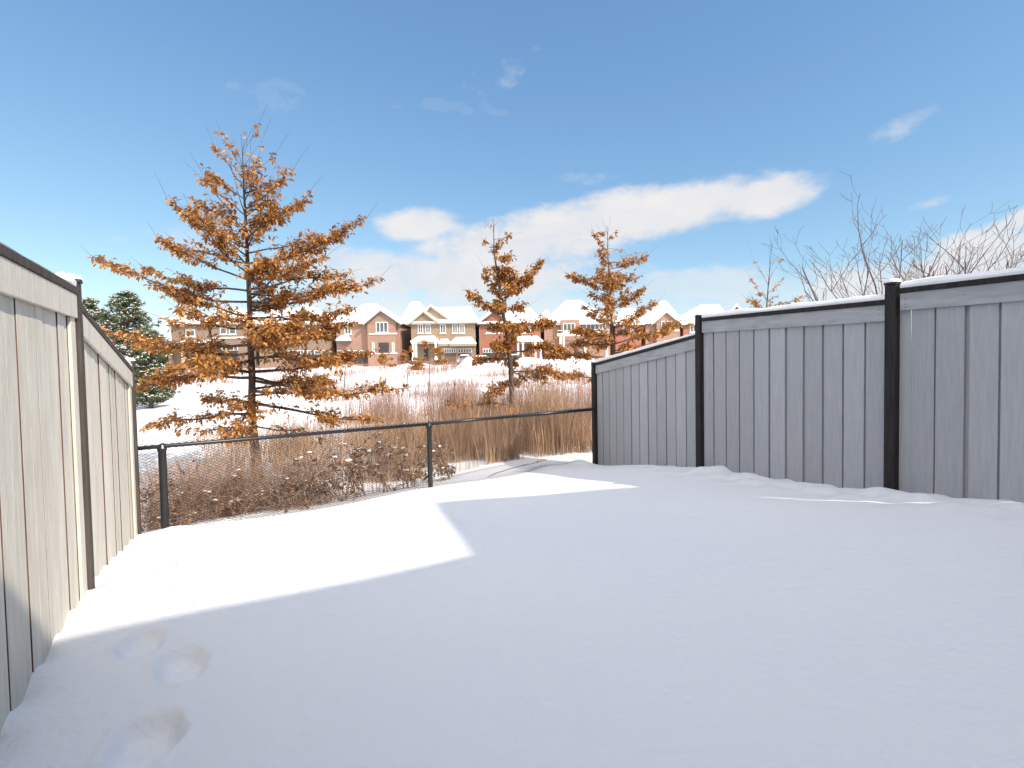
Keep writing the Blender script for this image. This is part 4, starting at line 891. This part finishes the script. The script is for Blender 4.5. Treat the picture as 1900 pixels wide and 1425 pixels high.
house('bright red brick house with a white columned porch, behind the narrow crooked oak', 890, 1003, 600, B_RED, (915, 985, 574), gables=[(900, 936, 918, 578, 592, 0.0)], windows=[(903, 914, 606, 618, 2, 0), (921, 932, 606, 618, 2, 0), (965, 985, 606, 618, 2, 0)], bands=[(900, 935, 618, 620, 0)], porches=[(953, 1008, 624, 634, -2.2)], columns=[(961, 635, 662, -2.1), (970, 635, 662, -2.1), (993, 635, 662, -2.1), (1003, 635, 662, -2.1)], garages=[(896, 920, 648, 674, 0, M_DOORG), (924, 946, 648, 674, 0, M_DOORG)], doors=[(978, 986, 640, 668, 0)], trim=M_FASCIA)
house('small steep snowy roof seen between the red house and the hipped house', 1003, 1026, 600, B_BROWN, (1012, 1017, 577), depth=9, Yf=99, windows=[(1008, 1012, 604, 612, 1, 0)])
house('pale pink brick house under the highest hipped roof with a white balcony', 1010, 1132, 600, B_PINK, (1052, 1078, 559), extra_walls=[(1040, 1074, 594, -1.0)], windows=[(1045, 1067, 600, 616, 3, -1.0), (1088, 1112, 600, 616, 3, 0), (1118, 1124, 602, 616, 1, 0)], bands=[(1034, 1130, 618, 623, -2.2), (1034, 1130, 612, 613, -2.2)], columns=[(1040, 624, 660, -2.1), (1046, 624, 660, -2.1), (1086, 624, 660, -2.1), (1126, 624, 660, -2.1)], garages=[(1050, 1080, 650, 674, 0, M_DOOR)], trim=M_WHITE)
house('brick house hidden behind the upright oak', 1142, 1190, 601, B_RED, (1155, 1178, 574), windows=[(1150, 1158, 604, 617, 2, 0), (1170, 1178, 604, 617, 2, 0)], trim=M_WHITE)
house('pink brick house whose front gable shows just above the sloping grey fence', 1198, 1262, 598, B_PINK, (1228, 1236, 560), gables=[(1213, 1258, 1236, 577, 597, -.8)], extra_walls=[(1216, 1255, 598, -.8)], windows=[(1227, 1248, 596, 607, 3, -.8)], bands=[(1218, 1260, 612, 615, -.8)], trim=M_WHITE)
house('rightmost brick house with a shaded left roof slope above the fence post', 1268, 1350, 600, B_RED, (1300, 1334, 567), windows=[(1280, 1292, 604, 616, 2, 0)], trim=M_WHITE)
house('pale house whose small gable peeks over the snowy fence cap', 1352, 1420, 602, B_PINK, (1372, 1400, 575), gables=[(1345, 1382, 1366, 566, 590, -1.0)], windows=[(1360, 1372, 600, 612, 2, 0)], Yf=95, trim=M_WHITE)

# ------------------------------------------------------------------ parked cars
def car(label, px, Y, rz, paint, snow=True):
    x = at(px, 670, Y).x; root = empty('parked_car', (x, Y, gz(x, Y) + .03), label, 'car', 'cars parked by the far houses', rz)
    prof = [(-2.2, .35), (-2.25, .8), (-1.9, 1.0), (-1.1, 1.05), (-.5, 1.5), (1.3, 1.55), (2.0, 1.05), (2.2, .95), (2.2, .35)]
    b = MB(); hw = .88
    lo = [(p[0], -hw, p[1]) for p in prof]; hi = [(p[0], hw, p[1]) for p in prof]
    ins = lambda p, y: (p[0], y * (1 if p[1] < 1.1 else .82), p[2] if len(p) > 2 else p[1])
    A = [(p[0], -hw * (1 if p[1] < 1.1 else .80), p[1]) for p in prof]; B = [(p[0], hw * (1 if p[1] < 1.1 else .80), p[1]) for p in prof]
    b.face(A); b.face(B[::-1])
    for i in range(len(prof)): j = (i + 1) % len(prof); b.face([A[j], A[i], B[i], B[j]])
    bo = b.build('body', paint, root, bevel=.04)
    g_ = MB()
    for s in (-1, 1): g_.face([(-.98, s * hw * .985, 1.1), (-.5, s * hw * .835, 1.44), (1.25, s * hw * .835, 1.48), (1.78, s * hw * .985, 1.12)][::s])
    g_.face([(-1.07, -.72, 1.10), (-1.07, .72, 1.10), (-.56, .62, 1.48), (-.56, -.62, 1.48)]); g_.face([(1.40, -.62, 1.51), (1.40, .62, 1.51), (1.97, .72, 1.10), (1.97, -.72, 1.10)])
    g_.build('windows', M_CARGL, root)
    for sx in (-1.4, 1.4):
        for sy in (-1, 1):
            w = MB(); w.tube([(sx, sy * .90, .33), (sx, sy * .70, .33)], .33, 16); wo = w.build('wheel', M_TYRE, root)
            h = MB(); h.tube([(sx, sy * .91, .33), (sx, sy * .903, .33)], .19, 12); h.build('rim', M_WHITE, wo)
    for sy in (-1, 1):
        l = MB(); l.box(-2.262, -2.22, sy * .75 - .12, sy * .75 + .12, .72, .86); l.build('headlight', M_WHITE, root)
        l = MB(); l.box(2.19, 2.21, sy * .72 - .14, sy * .72 + .14, .72, .9); l.build('tail_light', M_RED, root)
    s = MB(); s.hexa([(-.45, -.66, 1.53), (1.25, -.66, 1.57), (1.25, .66, 1.57), (-.45, .66, 1.53), (-.3, -.5, 1.66), (1.1, -.5, 1.69), (1.1, .5, 1.69), (-.3, .5, 1.66)]); s.build('snow_cap', M_SNOW, root)
P_SIL = mat('silver_paint', (0.45, 0.47, 0.50), .3, .05, metal=.5); P_WH = mat('white_paint', (0.7, 0.7, 0.7), .3, .05); P_DK = mat('dark_paint', (0.03, 0.035, 0.05), .25, .1); P_GR = mat('grey_paint', (0.20, 0.22, 0.24), .3, .1, metal=.4)
car('silver car parked on the drive of the tan brick house', 862, 80.6, R(88), P_SIL)
car('white car beside the tall snow heap in front of the red brick house', 888, 77, R(2), P_WH)
car('dark car on the street behind the narrow crooked oak', 946, 77.4, R(4), P_DK)
car('grey car on the drive of the house left of the tallest oak', 356, 80.5, R(92), P_GR)

# ------------------------------------------------------------------ the houses at the back of the photographer (they throw the shadow over the yard)
def shadow_src(px, py, h):
    p = on_ground(px, py); t = h / SUN.z; return p + SUN * t
hz = 5.6
rh = empty('row_house', (0, 0, 0), 'two storey house behind the photographer whose shadow crosses the yard', 'house')
s0 = shadow_src(82, 1196, hz); s1 = shadow_src(868, 1032, hz); s2 = shadow_src(803, 936, hz); s3 = shadow_src(1188, 905, hz)
d01 = (s1 - s0); d01.z = 0; sL = s0 - d01.normalized() * 6.0; d23 = (s3 - s2); d23.z = 0; sR = s3 + d23.normalized() * 7
bk = Vector((0.5, -0.86, 0)) * 10
def prism(poly, z0, z1):
    b = MB(); n = len(poly); b.face([(p[0], p[1], z1) for p in poly]); b.face([(p[0], p[1], z0) for p in poly][::-1])
    for i in range(n): j = (i + 1) % n; b.face([(poly[i][0], poly[i][1], z0), (poly[j][0], poly[j][1], z0), (poly[j][0], poly[j][1], z1), (poly[i][0], poly[i][1], z1)])
    return b
ztop_ = (s0.z + s1.z + s2.z + s3.z) / 4
# top outline follows each corner's own height
bkR = Vector((0.34, -0.94, 0)) * 10
P = [sL, s1, s2, s3, s3 + bkR, s2 + bk, sL + bk]
zs = [s0.z, s1.z, s2.z, s3.z, s3.z, s2.z, s0.z]
b = MB(); n = len(P)
b.face([(p.x, p.y, z) for p, z in zip(P, zs)]); b.face([(p.x, p.y, z - .35) for p, z in zip(P, zs)][::-1])
for i in range(n):
    j = (i + 1) % n; b.face([(P[i].x, P[i].y, zs[i] - .35), (P[j].x, P[j].y, zs[j] - .35), (P[j].x, P[j].y, zs[j]), (P[i].x, P[i].y, zs[i])])
b.build('roof', M_SHINGLE, rh)
ctr = sum(P, Vector()) / n
# walls stand 0.4 m inside the eaves
W_ = [p + (ctr - p).normalized() * 0.5 for p in P]
b = MB()
for i in range(n):
    j = (i + 1) % n; b.face([(W_[i].x, W_[i].y, -1.9), (W_[j].x, W_[j].y, -1.9), (W_[j].x, W_[j].y, zs[j] - .36), (W_[i].x, W_[i].y, zs[i] - .36)])
b.build('wall', B_PINK, rh)
print('LEAVES', n1, n2, 'eaves', [tuple(round(c, 2) for c in q) for q in (s0, s1, s2, s3)])
